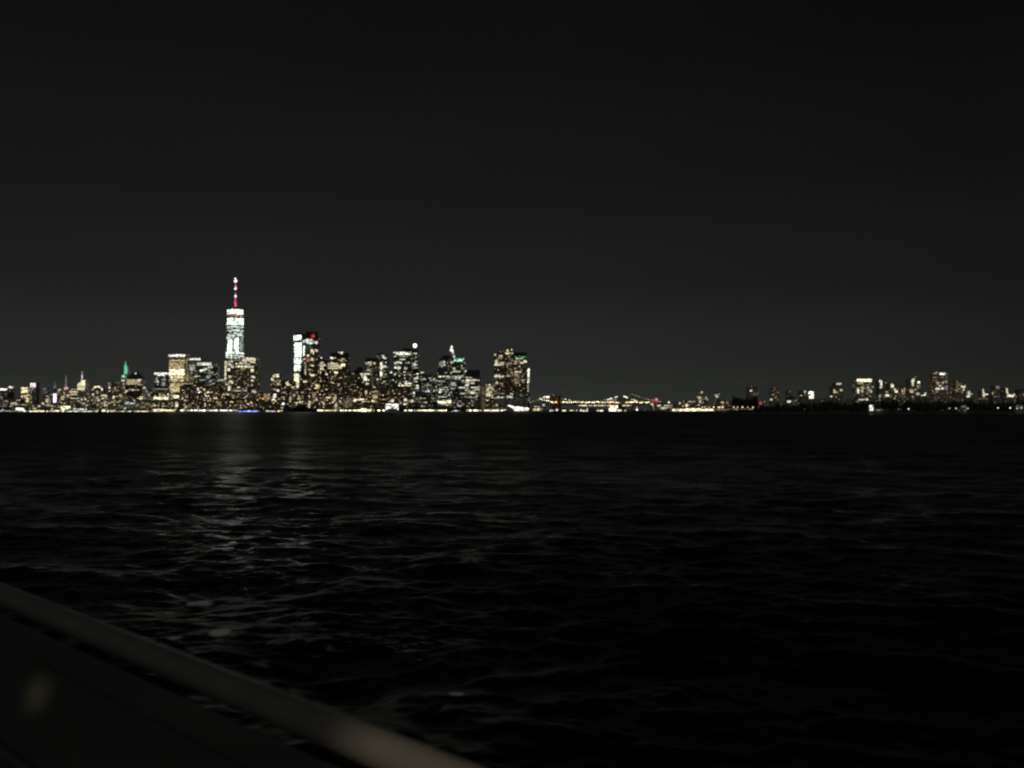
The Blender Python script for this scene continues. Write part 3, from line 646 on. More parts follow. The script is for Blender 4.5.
T("office_building", "low green-tinged block right of the scattered white dashes", "building", 425.4, 438, 376, 3500, "glass", [("lit_floor", 430, 379, 434, 381, "W", .6), ("lit_window", 433, 378, 435, 379, "C", .5), ("lit_window", 435.4, 386, 437, 387.6, "C", .6), ("lit_floor", 431, 398.4, 434, 399.2, "C", .5)], (14, "WC", .08, .5, 379, 403), glow=.4)
# the right half of downtown
T("office_tower", "dark tower with a black sloped roof and one pale grey lit patch", "tower", 437.8, 447.4, 361, 3460, "glass",
  [("lit_floor", 439, 361, 443, 366.4, "S", .28), ("lit_window", 442, 360.4, 445, 363.6, "S", .7), ("lit_window", 443, 363.6, 445.6, 366, "S", .5), ("lit_window", 440.6, 364.6, 443, 366, "S", .4)], (6, "WC", .1, .5, 370, 400), roof="slope", rows=.04, glow=.3)
T("skyscraper", "slender stone skyscraper with a white floodlit pyramid lantern", "tower", 446.4, 455.4, 358, 3600, "dim",
  [("spire", "lit_lantern", 451.6, 345.6, 351.6, 4.0, 1.0, "V", 1.7), ("lit_window", 452, 352, 454, 354, "W", .7), ("lit_window", 453, 355.4, 455, 358.4, "W", .7), ("lit_window", 451, 361, 454, 364, "C", .5)], (7, "C", .1, .4, 360, 376), roof="pyramid", glow=.4)
T("office_tower", "tower with a mint green glowing crown", "tower", 449.8, 466, 364, 3420, "glass",
  [("lit_crown", 454.2, 359, 462.8, 361.4, "M", 1.15), ("lit_crown", 453.4, 361.4, 464, 362.4, "G", .2), ("lit_crown", 456, 358.4, 461, 359.1, "M", .8), ("lit_window", 450.4, 361.8, 452, 363.6, "C", .6), ("lit_window", 464.2, 361.8, 465.4, 364, "W", .8), ("lit_window", 453, 367.6, 455, 369.4, "C", .7), ("lit_window", 461, 368, 465, 369, "C", .7), ("lit_window", 461, 365, 462.4, 367, "C", .5), ("lit_floor", 452.4, 371, 460.4, 372, "C", .8), ("lit_window", 464.8, 370.4, 466.6, 372, "W", 1.0),
   ("lit_floor", 451, 376, 461, 377.8, "W", .7), ("lit_floor", 456, 378, 460, 379.4, "C", .6), ("lit_floor", 450, 382.4, 456, 386, "W", .45), ("lit_floor", 459, 387, 465, 388.2, "W", .9), ("lit_floor", 449.6, 391, 452, 393, "W", .6), ("lit_floor", 451, 388, 455, 389, "C", .6), ("lit_floor", 460, 393, 465, 394, "C", .6), ("lit_floor", 454, 400, 464, 401, "C", .8)],
  (30, "WC", .1, .8, 366, 405), glow=.45, steps=[(447.6, 466, 372), (451, 465.4, 363.4), (453.4, 464, 358.2)], roof="none")
T("office_building", "block of white dashes at the foot of the black sloped roof tower", "building", 437.6, 450.4, 375.4, 3340, "glass",
  [("lit_floor", 438, 376, 442, 377.2, "C", 1.0), ("lit_floor", 443, 375.8, 449.6, 377.2, "W", .7), ("lit_floor", 438.4, 380.8, 445, 381.8, "W", .7), ("lit_window", 439, 389, 441.4, 393, "W", .9), ("lit_window", 437.6, 391, 439.4, 392.6, "C", .6), ("lit_floor", 443, 386.8, 448, 387.8, "W", .5), ("lit_floor", 439, 396.4, 447, 397.4, "C", .6)], (18, "WC", .1, .7, 377, 399), glow=.4)
T("low_building", "low building glowing as one thick cream bar below the pyramid lantern", "building", 437.6, 452, 399.6, 3260, "cream", [("lit_floor", 438, 401.2, 443, 403.4, "C", 1.4), ("lit_floor", 443, 400, 451, 403, "C", 1.5), ("lit_floor", 441, 404.2, 451, 405, "C", .6)], deep=40)
T("office_building", "black-roofed block crossed by broad white storeys right of the green crown", "building", 464.6, 480.4, 377, 3400, "glass",
  [("block", "roof_block", 466.4, 370, 479.4, 377), ("lit_floor", 466, 377, 472, 378, "W", .8), ("lit_floor", 465.6, 379.4, 479.6, 381, "C", 1.0), ("lit_floor", 465.6, 381.4, 468.4, 386, "W", .9), ("lit_floor", 469, 382.6, 475, 384, "W", .6), ("lit_floor", 471, 387, 477, 388, "C", .8), ("lit_floor", 466, 389.6, 470, 391, "C", .7), ("lit_floor", 468, 391.4, 475, 394, "C", .7), ("lit_floor", 470, 392, 473, 393, "V", .8), ("lit_floor", 465, 397.8, 471, 399.6, "S", .5), ("lit_floor", 474, 396.6, 477, 397.6, "C", .6)],
  (30, "WCC", .1, .7, 378, 405), roof="none", rows=.3, glow=.45)
T("office_building", "plain pale grey slab with almost no windows beside the cream speckled block", "building", 480.6, 485.6, 385.4, 3280, "grey", [("lit_floor", 481.4, 387, 484.8, 408, "K", .09)], lit=.5, glow=.16, tint="K", roof="none")  # the pane is a faint glow over the whole face, not a storey
T("office_building", "cream speckled block with a dark base left of the twin towers", "building", 485, 494.4, 383.4, 3350, "cream",
  [("lit_window", 486, 387, 489, 391, "Y", .8), ("lit_window", 489, 384, 491, 388, "C", .8), ("lit_window", 486.4, 391.6, 490.4, 396, "C", 1.0), ("lit_window", 491, 386, 493, 390, "Y", .5),], (14, "CY", .15, .8, 384, 397), lit=.4, cell=7)
T("office_tower", "left of the twin waterfront towers with a cream speckled crown", "tower", 494, 504.6, 353.6, 3300, "brown",
  [("lit_window", 494.2, 354, 496, 355.6, "C", .7), ("lit_window", 495, 360, 497.6, 366, "C", .7), ("lit_window", 499, 355, 502, 358, "C", .6), ("lit_window", 498, 362, 504, 365.4, "C", .7), ("lit_floor", 494.4, 363.4, 499, 365.6, "C", .9), ("lit_floor", 494.4, 375.6, 504, 377.2, "S", .9), ("lit_floor", 497, 374.4, 500, 375.6, "C", .6), ("lit_window", 496, 381.6, 498, 384, "C", .6), ("lit_floor", 500, 383, 503, 385.6, "C", .45), ("lit_floor", 495.4, 396.8, 503, 398, "W", .9), ("lit_floor", 494.4, 393, 504, 394, "S", .25),
   ("lit_window", 495.6, 403.8, 498, 406, "W", .8), ("lit_floor", 495, 399, 504, 406, "S", .03), ("ball", "beacon", 500.4, 351.6, .5, "Q", .9), ("ball", "beacon", 504, 351.4, .5, "Q", .6)], (24, "CKC", .1, .7, 355, 392), lit=.2, glow=.35, deep=50)  # the tall faint pane is a glow laid over the grey lower face
T("office_tower", "right of the twin waterfront towers with white dots along its high roof", "tower", 504.8, 513.6, 350.4, 3310, "brown",
  [("lit_window", 506.6, 349.4, 508.4, 352, "C", .9), ("lit_window", 511, 349, 512.8, 350.8, "C", .7), ("lit_window", 505.4, 352.6, 509, 354.2, "C", .9), ("lit_window", 509.6, 352.4, 513, 354, "C", .6), ("lit_floor", 505.4, 375.6, 513, 376.6, "S", .35), ("lit_floor", 506, 364, 512, 365, "K", .4), ("lit_floor", 506.4, 396, 512.8, 398, "W", .7), ("lit_window", 510, 393.6, 513, 395, "S", .5), ("lit_floor", 505.4, 398.6, 513, 405, "S", .03)],  # tall faint pane adds a grey glow to the lower wall, no lit storey
  (20, "KC", .1, .5, 355, 375), lit=.2, glow=.3, roof="none", deep=50)
T("office_tower", "dark roofed waterfront tower with a thin green line under the roof", "tower", 513.4, 527.4, 356, 3330, "brown",
  [("block", "roof_block", 514, 352.4, 526.6, 356), ("green_light_line", 515, 356.4, 526.6, 357.8, "G", .42), ("lit_floor", 516, 358.2, 523, 359, "C", 1.0), ("lit_window", 520.4, 361.8, 523.6, 363.8, "C", 1.0), ("lit_window", 523.6, 360.4, 526.8, 362.4, "C", 1.3), ("lit_window", 513.8, 361, 516.4, 364, "C", .6), ("lit_floor", 517, 362, 520, 365, "Q", .14), ("lit_window", 514, 368, 516, 369.4, "C", .9), ("lit_floor", 514.6, 371.2, 521.6, 372.4, "C", .7), ("lit_window", 519, 366, 520.4, 367.4, "C", .6),
   ("lit_floor", 513.8, 373, 519.6, 378, "K", .22), ("lit_floor", 514.2, 379, 519.4, 384, "K", .2), ("lit_window", 520.2, 394, 522.4, 396.4, "S", .8), ("lit_floor", 520, 401, 522, 402.4, "C", .7), ("lit_floor", 514, 393, 526, 404, "S", .025)], (26, "KC", .08, .45, 360, 386), lit=.25, glow=.3, roof="none", deep=45)  # faint grey sheet glows in place of light on the lower wall
T("office_tower", "narrow tower edge lit by a tall white vertical light right of the green line", "tower", 526.8, 529.8, 367.6, 3360, "dim", [("light_column", 527, 368.6, 529.4, 383, "W", 1.4), ("light_column", 527.6, 384.4, 528.8, 392, "W", .45), ("lit_window", 528.8, 369.4, 529.9, 370.6, "C", .5)], roof="none", deep=30)

# filler blocks that close the gaps low in the skyline
T("low_block", "dim low block with clustered warm windows at the left picture edge", "building", -6, 20.6, 398.6, 5200, "far", [("lit_window", 11, 402.6, 14, 404.2, "C", 1.0), ("lit_window", 14.6, 402.8, 16.8, 404.8, "C", .9), ("lit_window", 10.4, 404.6, 12, 405.4, "C", .4)], (14, "CKS", .1, .6, 400, 409), deep=60)
T("low_block", "low dim block between the warm yellow block and the white billboard", "building", 20, 58, 403.6, 5000, "far", [("lit_window", 37.8, 405.6, 40.2, 407, "V", 1.3), ("lit_floor", 33, 408, 37, 409.6, "C", .6), ("lit_window", 41.8, 402.8, 43.8, 404.6, "C", .9), ("lit_window", 47, 404, 51, 406, "C", .45), ("lit_window", 48.6, 408.4, 53, 409.8, "C", .6)], (20, "C", .08, .5, 404, 409), deep=60)
T("low_block", "wide dim olive block behind the pale yellow L-shaped pier", "building", 58, 92, 399.6, 5100, "far", [("lit_window", 81, 398.6, 82.4, 400.2, "C", .8), ("lit_window", 84.6, 398.4, 86, 400, "C", .8), ("lit_floor", 81, 403, 85, 404, "C", .5), ("lit_window", 64, 403, 65.4, 405, "C", .6), ("lit_window", 86, 404.4, 88, 406, "C", .5)], (34, "CCK", .08, .6, 400, 409), deep=60)
T("low_block", "wide block of mixed warm windows below the rounded cream crown", "building", 90, 108.4, 394.6, 5300, "far", [("lit_window", 101, 394.8, 104, 396, "C", 1.1), ("lit_window", 104, 395, 107, 396.6, "C", 1.0), ("lit_window", 102, 397.8, 103.8, 399, "C", .9), ("lit_window", 96, 404, 98.4, 406, "C", .5), ("lit_window", 104, 403, 105.4, 406, "C", .8), ("lit_window", 92.2, 393.8, 94, 395, "V", 1.2), ("lit_window", 98, 399.4, 100.4, 400.8, "C", .6)], (30, "CCK", .1, .8, 396, 409), glow=.5)
T("low_block", "brown block of scattered lights under the red striped tower", "building", 108, 123.4, 395.4, 5250, "far", [("lit_window", 112.6, 395.8, 114.6, 399, "C", .9), ("lit_window", 119.4, 394.4, 122, 397, "K", .6), ("lit_floor", 111, 401.6, 115, 403, "C", .4), ("lit_window", 104.4, 402.8, 106, 406, "C", .0)][:3], (24, "CK", .1, .7, 397, 409), glow=.5, tint="K")
T("low_block", "brown block beneath the black block with the bright cream corner", "building", 137.6, 153.4, 401, 5000, "far", (), (14, "CK", .1, .5, 402, 409), tint="K")
T("low_block", "warm brown block behind the riverside apartments under the golden tower", "building", 184, 216, 384.6, 3420, "brown", (), (20, "CKKV", .15, .8, 385, 400))
T("low_block", "dim block closing the gap beside the small beige-topped building", "building", 212.6, 226, 386, 3480, "brown", (), (10, "CK", .15, .7, 388, 402))
T("low_block", "dark quayside block right of the curved glass hall", "building", 224, 258.6, 399.4, 3200, "brown", [("lit_window", 252.6, 392.6, 256.8, 394.8, "C", .0)][:0], (36, "CKKQV", .2, 1.2, 400, 408))
T("low_block", "brown block of warm lights at the foot of the white lit edge tower", "building", 290.6, 306, 389.4, 3300, "brown", [("lit_window", 295, 402.2, 298, 404, "C", .9), ("lit_window", 299, 401, 303, 403.4, "C", 1.0), ("lit_window", 308, 400, 310, 408, "K", .5)], (32, "CKC", .15, .9, 390, 405), glow=.5)
T("low_block", "warm speckled block at the foot of the red beacon tower", "building", 305.4, 318, 391.4, 3240, "brown", [("lit_window", 308.4, 401.2, 310, 407.6, "C", .7), ("lit_floor", 312, 397, 318, 398, "O", .5)], (30, "CKC", .15, .9, 392, 408), glow=.5)
T("low_block", "orange-brown speckled block at the foot of the white chevron tower", "building", 318, 343, 391.6, 3250, "brown", [("lit_window", 335, 404, 337, 407, "K", .7), ("lit_floor", 326, 397, 330, 398.6, "C", .8), ("lit_window", 323, 402, 324.6, 405, "C", .7), ("lit_window", 333.4, 396.4, 336.4, 399.2, "C", .7)], (46, "CKCO", .15, .9, 392, 408), glow=.55)
T("low_block", "brown block behind the white pavilion", "building", 378, 412, 388, 3330, "brown", [("lit_window", 390.8, 399.6, 393.4, 402, "C", 1.4), ("lit_floor", 382, 399, 387, 400, "K", .4), ("lit_window", 404, 398.4, 407, 401, "C", .9), ("lit_window", 403.6, 403, 406, 405, "C", .9), ("lit_window", 409, 400, 413.6, 402.4, "C", .7), ("lit_window", 399.8, 402, 401.4, 404, "C", .5)], (30, "KCC", .1, .7, 390, 404), glow=.35)
T("low_block", "dim block under the black-roofed block of broad white storeys", "building", 452, 481, 399, 3270, "dim", (), (26, "CP", .08, .5, 399, 406))
T("office_building", "dim greenish block filling the gap behind the white ball tower", "building", 386, 396, 372, 3640, "glass", (), (8, "CW", .1, .5, 374, 388), glow=.3)
T("office_building", "dark bulk standing behind the cream L-lit tower", "building", 369, 383, 371, 3620, "dim", (), (8, "CW", .1, .4, 373, 388), glow=.3)

# ---------------------------------------------------------------- waterfront sheds, pavilion, terminal, piers
T("pier_shed", "bluish-white lit pier shed at the left picture edge", "shed", -14, 22.6, 409.2, 3165, "grey", [("lit_opening", -4, 410.6, 8, 411.4, "S", .6), ("lit_opening", 9, 410.8, 15, 411.5, "S", .5), ("lit_opening", 16, 410.6, 22, 411.5, "C", .5), ("lit_window", 2, 409.3, 4, 410.4, "S", .8)], deep=30, glow=.15)
T("pier_shed", "short bright white pier shed in front of the low dim block", "shed", 15.6, 24.6, 407.4, 3165, "grey", [("lit_opening", 15.8, 408, 24, 410.2, "V", 1.5), ("lit_opening", 22.6, 410.4, 26, 411.6, "V", 1.2), ("lit_window", 18.4, 407.5, 20, 408.2, "V", .6)], deep=30)
T("pier_shed", "long cream lit pier shed left of the pale yellow L-shaped pier", "shed", 28, 60, 409.8, 3165, "cream", [("lit_opening", 29, 410.8, 35, 412, "C", 1.5), ("lit_opening", 35.2, 410.4, 44, 411.9, "C", 1.5), ("lit_opening", 46, 410.6, 48, 411.8, "C", 1.2), ("lit_opening", 50, 410.6, 53.4, 411.6, "C", 1.2), ("lit_opening", 54, 410.4, 59, 411.9, "C", 1.5)], deep=30, glow=.3)
T("pier_building", "pale yellow lit L-shaped pier building", "building", 60.4, 71, 405.6, 3165, "gold", [("lit_wall", 60.6, 405.9, 70.6, 409.2, "C", 1.15), ("lit_wall", 60.6, 409.2, 64, 412, "C", 1.2)], deep=30, lit=.2, glow=.3)
T("pier_shed", "long white lit pier shed right of the pale yellow L-shaped pier", "shed", 65.6, 98, 410.2, 3165, "cream", [("lit_opening", 66, 411, 70.8, 412.1, "V", 1.5), ("lit_opening", 71.2, 410.8, 82, 412, "V", 1.1), ("lit_opening", 82.4, 410.9, 95, 412, "V", 1.0), ("lit_opening", 95.2, 410.6, 97.8, 412.2, "C", 1.3)], deep=30, glow=.3)
T("pier_shed", "pier shed with a raised white lit gallery behind the long white shed", "shed", 73, 87, 408, 3165, "grey", [("lit_opening", 73.4, 408.2, 76, 410, "V", 1.2), ("lit_opening", 77, 408.8, 86.4, 409.9, "V", .9)], deep=20)
T("pier_shed", "pier shed with three cream lit openings below the rounded cream crown", "shed", 101, 131, 410, 3165, "cream", [("lit_opening", 102, 409.8, 105.6, 412, "C", 1.3), ("lit_opening", 107, 409.9, 115, 411.8, "C", 1.2), ("lit_opening", 115.4, 411, 131, 412.1, "C", 1.1)], deep=30, glow=.3)
T("pier_shed", "short pier shed with a broken cream light row below the pyramid roofed tower", "shed", 132.6, 150, 410.2, 3165, "cream", [("lit_opening", 133.6, 411, 141, 412.2, "C", 1.2), ("lit_opening", 141.6, 411, 149, 412.3, "C", 1.2)], deep=30, glow=.3)
T("ferry_pier", "low ferry pier glowing deep blue before the cream outlined block", "pier", 238.8, 259.6, 409.6, 3140, "dark", [("blue_light", 239, 411, 246, 412.4, "B", 2.0), ("blue_light", 246.4, 410.8, 252, 412.3, "B", 2.4), ("blue_light", 252.4, 411, 259.4, 412.4, "B", 2.0), ("lit_opening", 242.6, 410.9, 243.6, 411.6, "V", 1.5), ("lit_opening", 248, 410.7, 250, 411.6, "V", 1.8), ("lit_opening", 255, 410.7, 257.4, 411.5, "V", 1.6)], deep=18)
T("quay_shed", "quay shed with white then yellow lights below the round crowned tower", "shed", 264.4, 283, 409.6, 3150, "dark", [("lit_opening", 266, 410.6, 270, 412, "V", 1.5), ("lit_opening", 270.6, 410.8, 276, 412, "V", 1.0), ("lit_opening", 277.4, 410.6, 280.4, 412.4, "Y", 1.1), ("lit_opening", 280.4, 410, 283, 411.2, "Y", .6)], deep=18)
T("quay_building", "quay building with one thick bright cream front under the brown canopy block", "building", 360.4, 372.4, 408, 3150, "cream", [("lit_opening", 361.2, 408.6, 366, 411.8, "C", 1.7), ("lit_opening", 366.2, 409, 371.6, 411.4, "C", 1.5)], deep=20)
# white pavilion with two triangular lit halves
def pavilion():
    D = 3140
    a, b = at(385.6, 409.6, D), at(398.4, 403.6, D)
    cx = (a.x + b.x) / 2
    root = thing("pavilion", (cx, D, LAND_Z), "glaring white waterfront pavilion with a dark crossed front", "pavilion")
    hw, H = (b.x - a.x) / 2, b.z - LAND_Z
    z0 = H * .22
    style_wall(MB().box(-hw, hw, 0, 24, 0, H).build("walls", M_FACADE, root), **STY["grey"])
    MB().box(-hw - 1, hw + 1, -1.5, 25, H, H + 1.2).build("roof", M_DARK, root)
    for poly in ([(-hw, z0), (-hw * .06, z0 + (H - z0) * .34), (-hw, H * .97)], [(hw, z0), (hw, H * .97), (hw * .06, z0 + (H - z0) * .34)], [(-hw * .9, H * .97), (0, H * .6), (hw * .9, H * .97)]):
        n = len(poly)
        vs = [(p[0], -.6, p[1]) for p in poly] + [(p[0], -.1, p[1]) for p in poly]
        fs = [tuple(range(n)), tuple(range(2 * n - 1, n - 1, -1))] + [(i, i + n, (i + 1) % n + n, (i + 1) % n) for i in range(n)]
        light_it(mesh_obj("lit_glazing", vs, fs, M_LIT, root), "V", 1.6)
pavilion()
# ferry terminal with a slanted lit front
def terminal():
    D = 3150
    a, b = at(507.6, 411, D), at(529, 404, D)
    cx = (a.x + b.x) / 2
    root = thing("ferry_terminal", (cx, D, LAND_Z), "low ferry terminal with a blazing white slanted glass front", "terminal")
    hw = (b.x - a.x) / 2
    def P(x, y): q = at(x, y, D); return (q.x - cx, q.z - LAND_Z)
    outline = [P(507.8, 404.2), P(529, 407.2), P(529, 411.2), P(507.8, 411.2)]
    style_wall(MB().prism([(-hw, 0), (hw, 0), (hw, 40), (-hw, 40)], 0, P(520, 405.6)[1] * .5).build("walls", M_FACADE, root), **STY["grey"])
    def slab(name, poly, y0, y1, mat):
        n = len(poly)
        vs = [(p[0], y0, p[1]) for p in poly] + [(p[0], y1, p[1]) for p in poly]
        fs = [tuple(range(n)), tuple(range(2 * n - 1, n - 1, -1))] + [(i, i + n, (i + 1) % n + n, (i + 1) % n) for i in range(n)]
        return mesh_obj(name, vs, fs, mat, root)
    light_it(slab("lit_glass_front", [P(508.2, 404.8), P(514, 406.4), P(528.6, 408), P(528.4, 410.6), P(514.6, 410.6), P(512.6, 408.4), P(508, 406)], -1.6, -.6, M_LIT), "V", 1.8)
    slab("roof", [P(507.6, 404.2), P(529.2, 406.9), P(529.2, 407.5), P(507.6, 404.8)], -2.2, 38, M_DARK)
    light_it(slab("lit_sign", [P(503.2, 409.6), P(505.6, 409.6), P(505.6, 411.4), P(503.2, 411.4)], -1.6, -.6, M_LIT), "V", 1.2)
terminal()
T("pier_building", "pier house with three glowing orange windows right of the ferry terminal", "building", 531.6, 543.4, 405.6, 3700, "dim",
  [("lit_window", 533.2, 408.4, 536, 410.8, "Y", 1.1), ("lit_window", 536.8, 408, 539.4, 410.8, "Y", 1.2), ("lit_window", 540.4, 408, 543, 410.6, "Y", 1.1), ("lit_floor", 534, 406, 539.6, 407, "C", .7), ("lit_window", 543.4, 409.6, 545, 411, "V", 1.0)], deep=25, glow=.15, tint="O")
T("pier_building", "small pier house lit pale cyan left of the reddish bridge tower", "building", 541.4, 546, 403.4, 3165, "grey", [("lit_wall", 542.2, 404, 545.2, 406.2, "S", .7)], deep=20, glow=.1)
T("pier_building", "pier hall glowing bright cream beside the dark right bridge tower", "building", 608.6, 618, 404.6, 4350, "cream",
  [("lit_wall", 609, 407.6, 616, 411.2, "C", 2.40), ("lit_wall", 610.4, 405, 617.8, 407.6, "C", 1.65)], deep=25)
T("pier_shed", "thin pier shed with pinkish white openings under the left bridge span", "shed", 548, 578, 409.4, 4300, "dim", [("lit_opening", 549.8, 410, 553.4, 411.2, "P", 1.65), ("lit_opening", 556, 408.8, 557.6, 411, "P", 1.35), ("lit_opening", 562, 409.8, 566, 411.2, "C", 1.80), ("lit_opening", 569, 410, 574.4, 411, "C", 1.05), ("lit_opening", 576, 410, 577.6, 411, "C", 0.90)], deep=20, glow=.1)
T("pier_shed", "thin pier shed with a small white mast lamp under the middle of the bridge", "shed", 579, 604, 409.2, 4300, "dim", [("lit_opening", 580, 409.8, 585.8, 411.2, "C", 1.65), ("lit_opening", 585.8, 410, 588, 411.4, "C", 1.50), ("lit_window", 586.8, 408, 587.8, 409.8, "V", 1.35), ("lit_opening", 597, 410, 603, 411.2, "C", 1.35)], deep=20, glow=.1)
T("pier_shed", "short pier shed with one cream opening right of the dark bridge tower", "shed", 617.6, 628, 409.4, 4300, "dim", [("lit_opening", 618, 410, 621.6, 411.3, "C", 1.95), ("lit_opening", 624.4, 410, 626, 411, "S", 0.60)], deep=20, glow=.1)
# ---------------------------------------------------------------- bridges
def cable_curve(A, B, sag, n):
    A, B = Vector(A), Vector(B)
    return [A.lerp(B, i / n) - Vector((0, 0, sag * 4 * (i / n) * (1 - i / n))) for i in range(n + 1)]

BEAD = None
def bead(root, name, p, r, key, g):
    global BEAD
    if BEAD is None:
        m = MB().ball(0, 0, 0, 1, 6, 4)
        BEAD = bpy.data.meshes.new("bead")
        BEAD.from_pydata(m.v, [], m.f)
        BEAD.materials.append(M_LIT)
    o = bpy.data.objects.new(name, BEAD)
    COL.objects.link(o)
    o.parent = root
    o.location = Vector(p) - Vector(root.location)
    o.scale = (r, r, r)
    return light_it(o, key, g)

def stone_bridge():
    P1, P2 = at(556.6, 395.6, 4350), at(620.6, 396, 4640)
    A, Bv = at(529, 403, 4210), at(655, 403.4, 4810)
    root = thing("suspension_bridge", (P1.x, P1.y, 0), "near suspension bridge with massive stone towers and lamps along its deck", "bridge")
    R = root.location
    d = (P2 - P1); d.z = 0; d.normalize()
    nrm = Vector((-d.y, d.x, 0))
    def stone_tower(P, mat):
        mb = MB()
        H, w, t = P.z, 13.0, 8.5
        b = len(mb.v)
        def blk(a0, a1, z0, z1, tt=t):
            # a along nrm (across the roadway), tt along the bridge
            pts = [P + nrm * a0 - d * tt, P + nrm * a1 - d * tt, P + nrm * a1 + d * tt, P + nrm * a0 + d * tt]
            mb.prism([(q.x - R.x, q.y - R.y) for q in pts], z0, z1)
        blk(-23, 23, 0, 40, 9.5)
        for a in (-20.5, 0, 20.5):
            blk(a - 4, a + 4, 40, H - 9)
        # pointed arches between the piers
        for c in (-10.25, 10.25):
            for k in range(4):
                inset = 6.2 * (1 - (k + 1) / 4.2)
                blk(c - 6.4, c - inset, H - 26 + k * 4.2, H - 21.8 + k * 4.2, t * .96)
                blk(c + inset, c + 6.4, H - 26 + k * 4.2, H - 21.8 + k * 4.2, t * .96)
        blk(-24.5, 24.5, H - 9, H - 3)
        blk(-26, 26, H - 3, H, t + 1)
        return mb.build("stone_tower", mat, root)
    stone_tower(P1, M_LITSTONE)
    stone_tower(P2, M_STONE)
    # deck
    e = (Bv - A); e.z = 0
    pts = []
    n = 24
    mb = MB()
    for i in range(n + 1):
        t = -0.25 + 1.4 * i / n
        q = P1.lerp(P2, t)
        z = 43.5 - 14 * (abs(t - .5) * 1.1) ** 2
        pts.append(Vector((q.x - R.x, q.y - R.y, z)))
    vs, fs = [], []
    for p in pts:
        for a, z in ((-13, 0), (13, 0), (13, -4), (-13, -4)):
            vs.append(tuple(p + nrm * a + Vector((0, 0, z))))
    for i in range(n):
        for k in range(4):
            fs.append((i * 4 + k, i * 4 + (k + 1) % 4, i * 4 + 4 + (k + 1) % 4, i * 4 + 4 + k))
    mesh_obj("deck", vs, fs, M_STEEL, root)
    # main cables with lights, hangers
    for s in (-12, 12):
        off = nrm * s
        T1, T2 = Vector((P1.x, P1.y, P1.z - 2)) + off, Vector((P2.x, P2.y, P2.z - 2)) + off
        AA, BB = A + off, Bv + off
        MB().tube([q - R for q in cable_curve(AA, T1, 8, 10)] + [q - R for q in cable_curve(T1, T2, 36, 26)][1:] + [q - R for q in cable_curve(T2, BB, 8, 10)][1:], .45).build("main_cable", M_STEEL, root)
    hang = MB()
    for (S, E, sag, n2) in ((A, P1, 8, 14), (P1, P2, 36, 30), (P2, Bv, 8, 14)):
        for q in cable_curve(Vector((S.x, S.y, S.z - 2)), Vector((E.x, E.y, E.z - 2)), sag, n2)[1:-1]:
            hang.tube([q - R, Vector((q.x - R.x, q.y - R.y, 42))], .15, 3)
    hang.build("hangers", M_STEEL, root)
    off = nrm * -13
    up = Vector((0, 0, -1))
    def beads_px(seq, D, name="cable_light"):
        for x, y, r, k, g in seq:
            bead(root, name, at(x, y, D), r * D / F * .62, k, g * 3.0)
    beads_px([(541, 399.2, .7, "C", .5), (543.2, 397.6, 1.1, "C", 1.0), (544.6, 396.8, 1.0, "C", .8), (547, 397.2, 1.3, "C", 1.2), (548.6, 397, 1.2, "C", 1.0),
              (540, 398.6, .8, "C", .7), (542, 399.6, .8, "C", .6), (544.4, 400, .9, "C", .8), (546.6, 400.6, .9, "C", .9), (548.6, 400.8, .9, "C", 1.0), (550.6, 402, .8, "C", .6)], 4290)
    beads_px([(565.4, 399.2, 1.0, "C", .6), (569.4, 399.8, .9, "C", .5), (570.6, 401, .8, "C", .5), (575, 401.6, .8, "C", .5), (604.6, 400, .9, "C", .4), (607.6, 399.6, 1.1, "S", .6), (609.4, 399.4, 1.2, "W", .7), (611, 398.6, 1.2, "W", .7), (612.6, 399.4, 1.0, "W", .6), (614.8, 397.6, .8, "S", .5), (616.2, 397, 1.2, "S", .7), (617.4, 396.6, .9, "S", .5), (615.6, 399.6, 1.0, "S", .4)], 4400)
    beads_px([(624, 396.4, 1.0, "C", .7), (625.4, 396.8, 1.2, "W", .9), (627, 397.6, 1.1, "C", .7), (632, 399.4, 1.1, "C", .7), (633.8, 399.8, 1.2, "C", .9), (635.6, 400.6, 1.0, "C", .6), (637, 401.4, .8, "C", .5)], 4600)
    x = 551.0
    rng = random.Random(3)
    while x < 650:
        t = (x - 556.6) / 64.0
        D = 4350 + 290 * t
        if not 618.6 < x < 622.6:
            bead(root, "deck_lamp", at(x, 402.3 + rng.uniform(-.45, .35), D - 14), rng.uniform(.9, 1.5) * D / F * .5, rng.choice("KKCCO"), rng.uniform(1.5, 4.5))
        x += rng.uniform(1.0, 2.2)
    # warm lit underside of the lower road
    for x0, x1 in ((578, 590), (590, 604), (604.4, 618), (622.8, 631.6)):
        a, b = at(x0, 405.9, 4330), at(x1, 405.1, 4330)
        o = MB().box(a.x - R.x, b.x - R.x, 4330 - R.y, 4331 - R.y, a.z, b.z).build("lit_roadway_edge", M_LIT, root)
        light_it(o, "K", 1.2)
    light_it(MB().box(at(553, 0, 4340).x - R.x, at(560.5, 0, 4340).x - R.x, -13.4, -12.6, at(0, 408.6, 4340).z, at(0, 402.6, 4340).z).build("red_glow_sheet", M_LIT, root), "Q", .02)  # faint glowing sheet standing in for red light on the pier
stone_bridge()

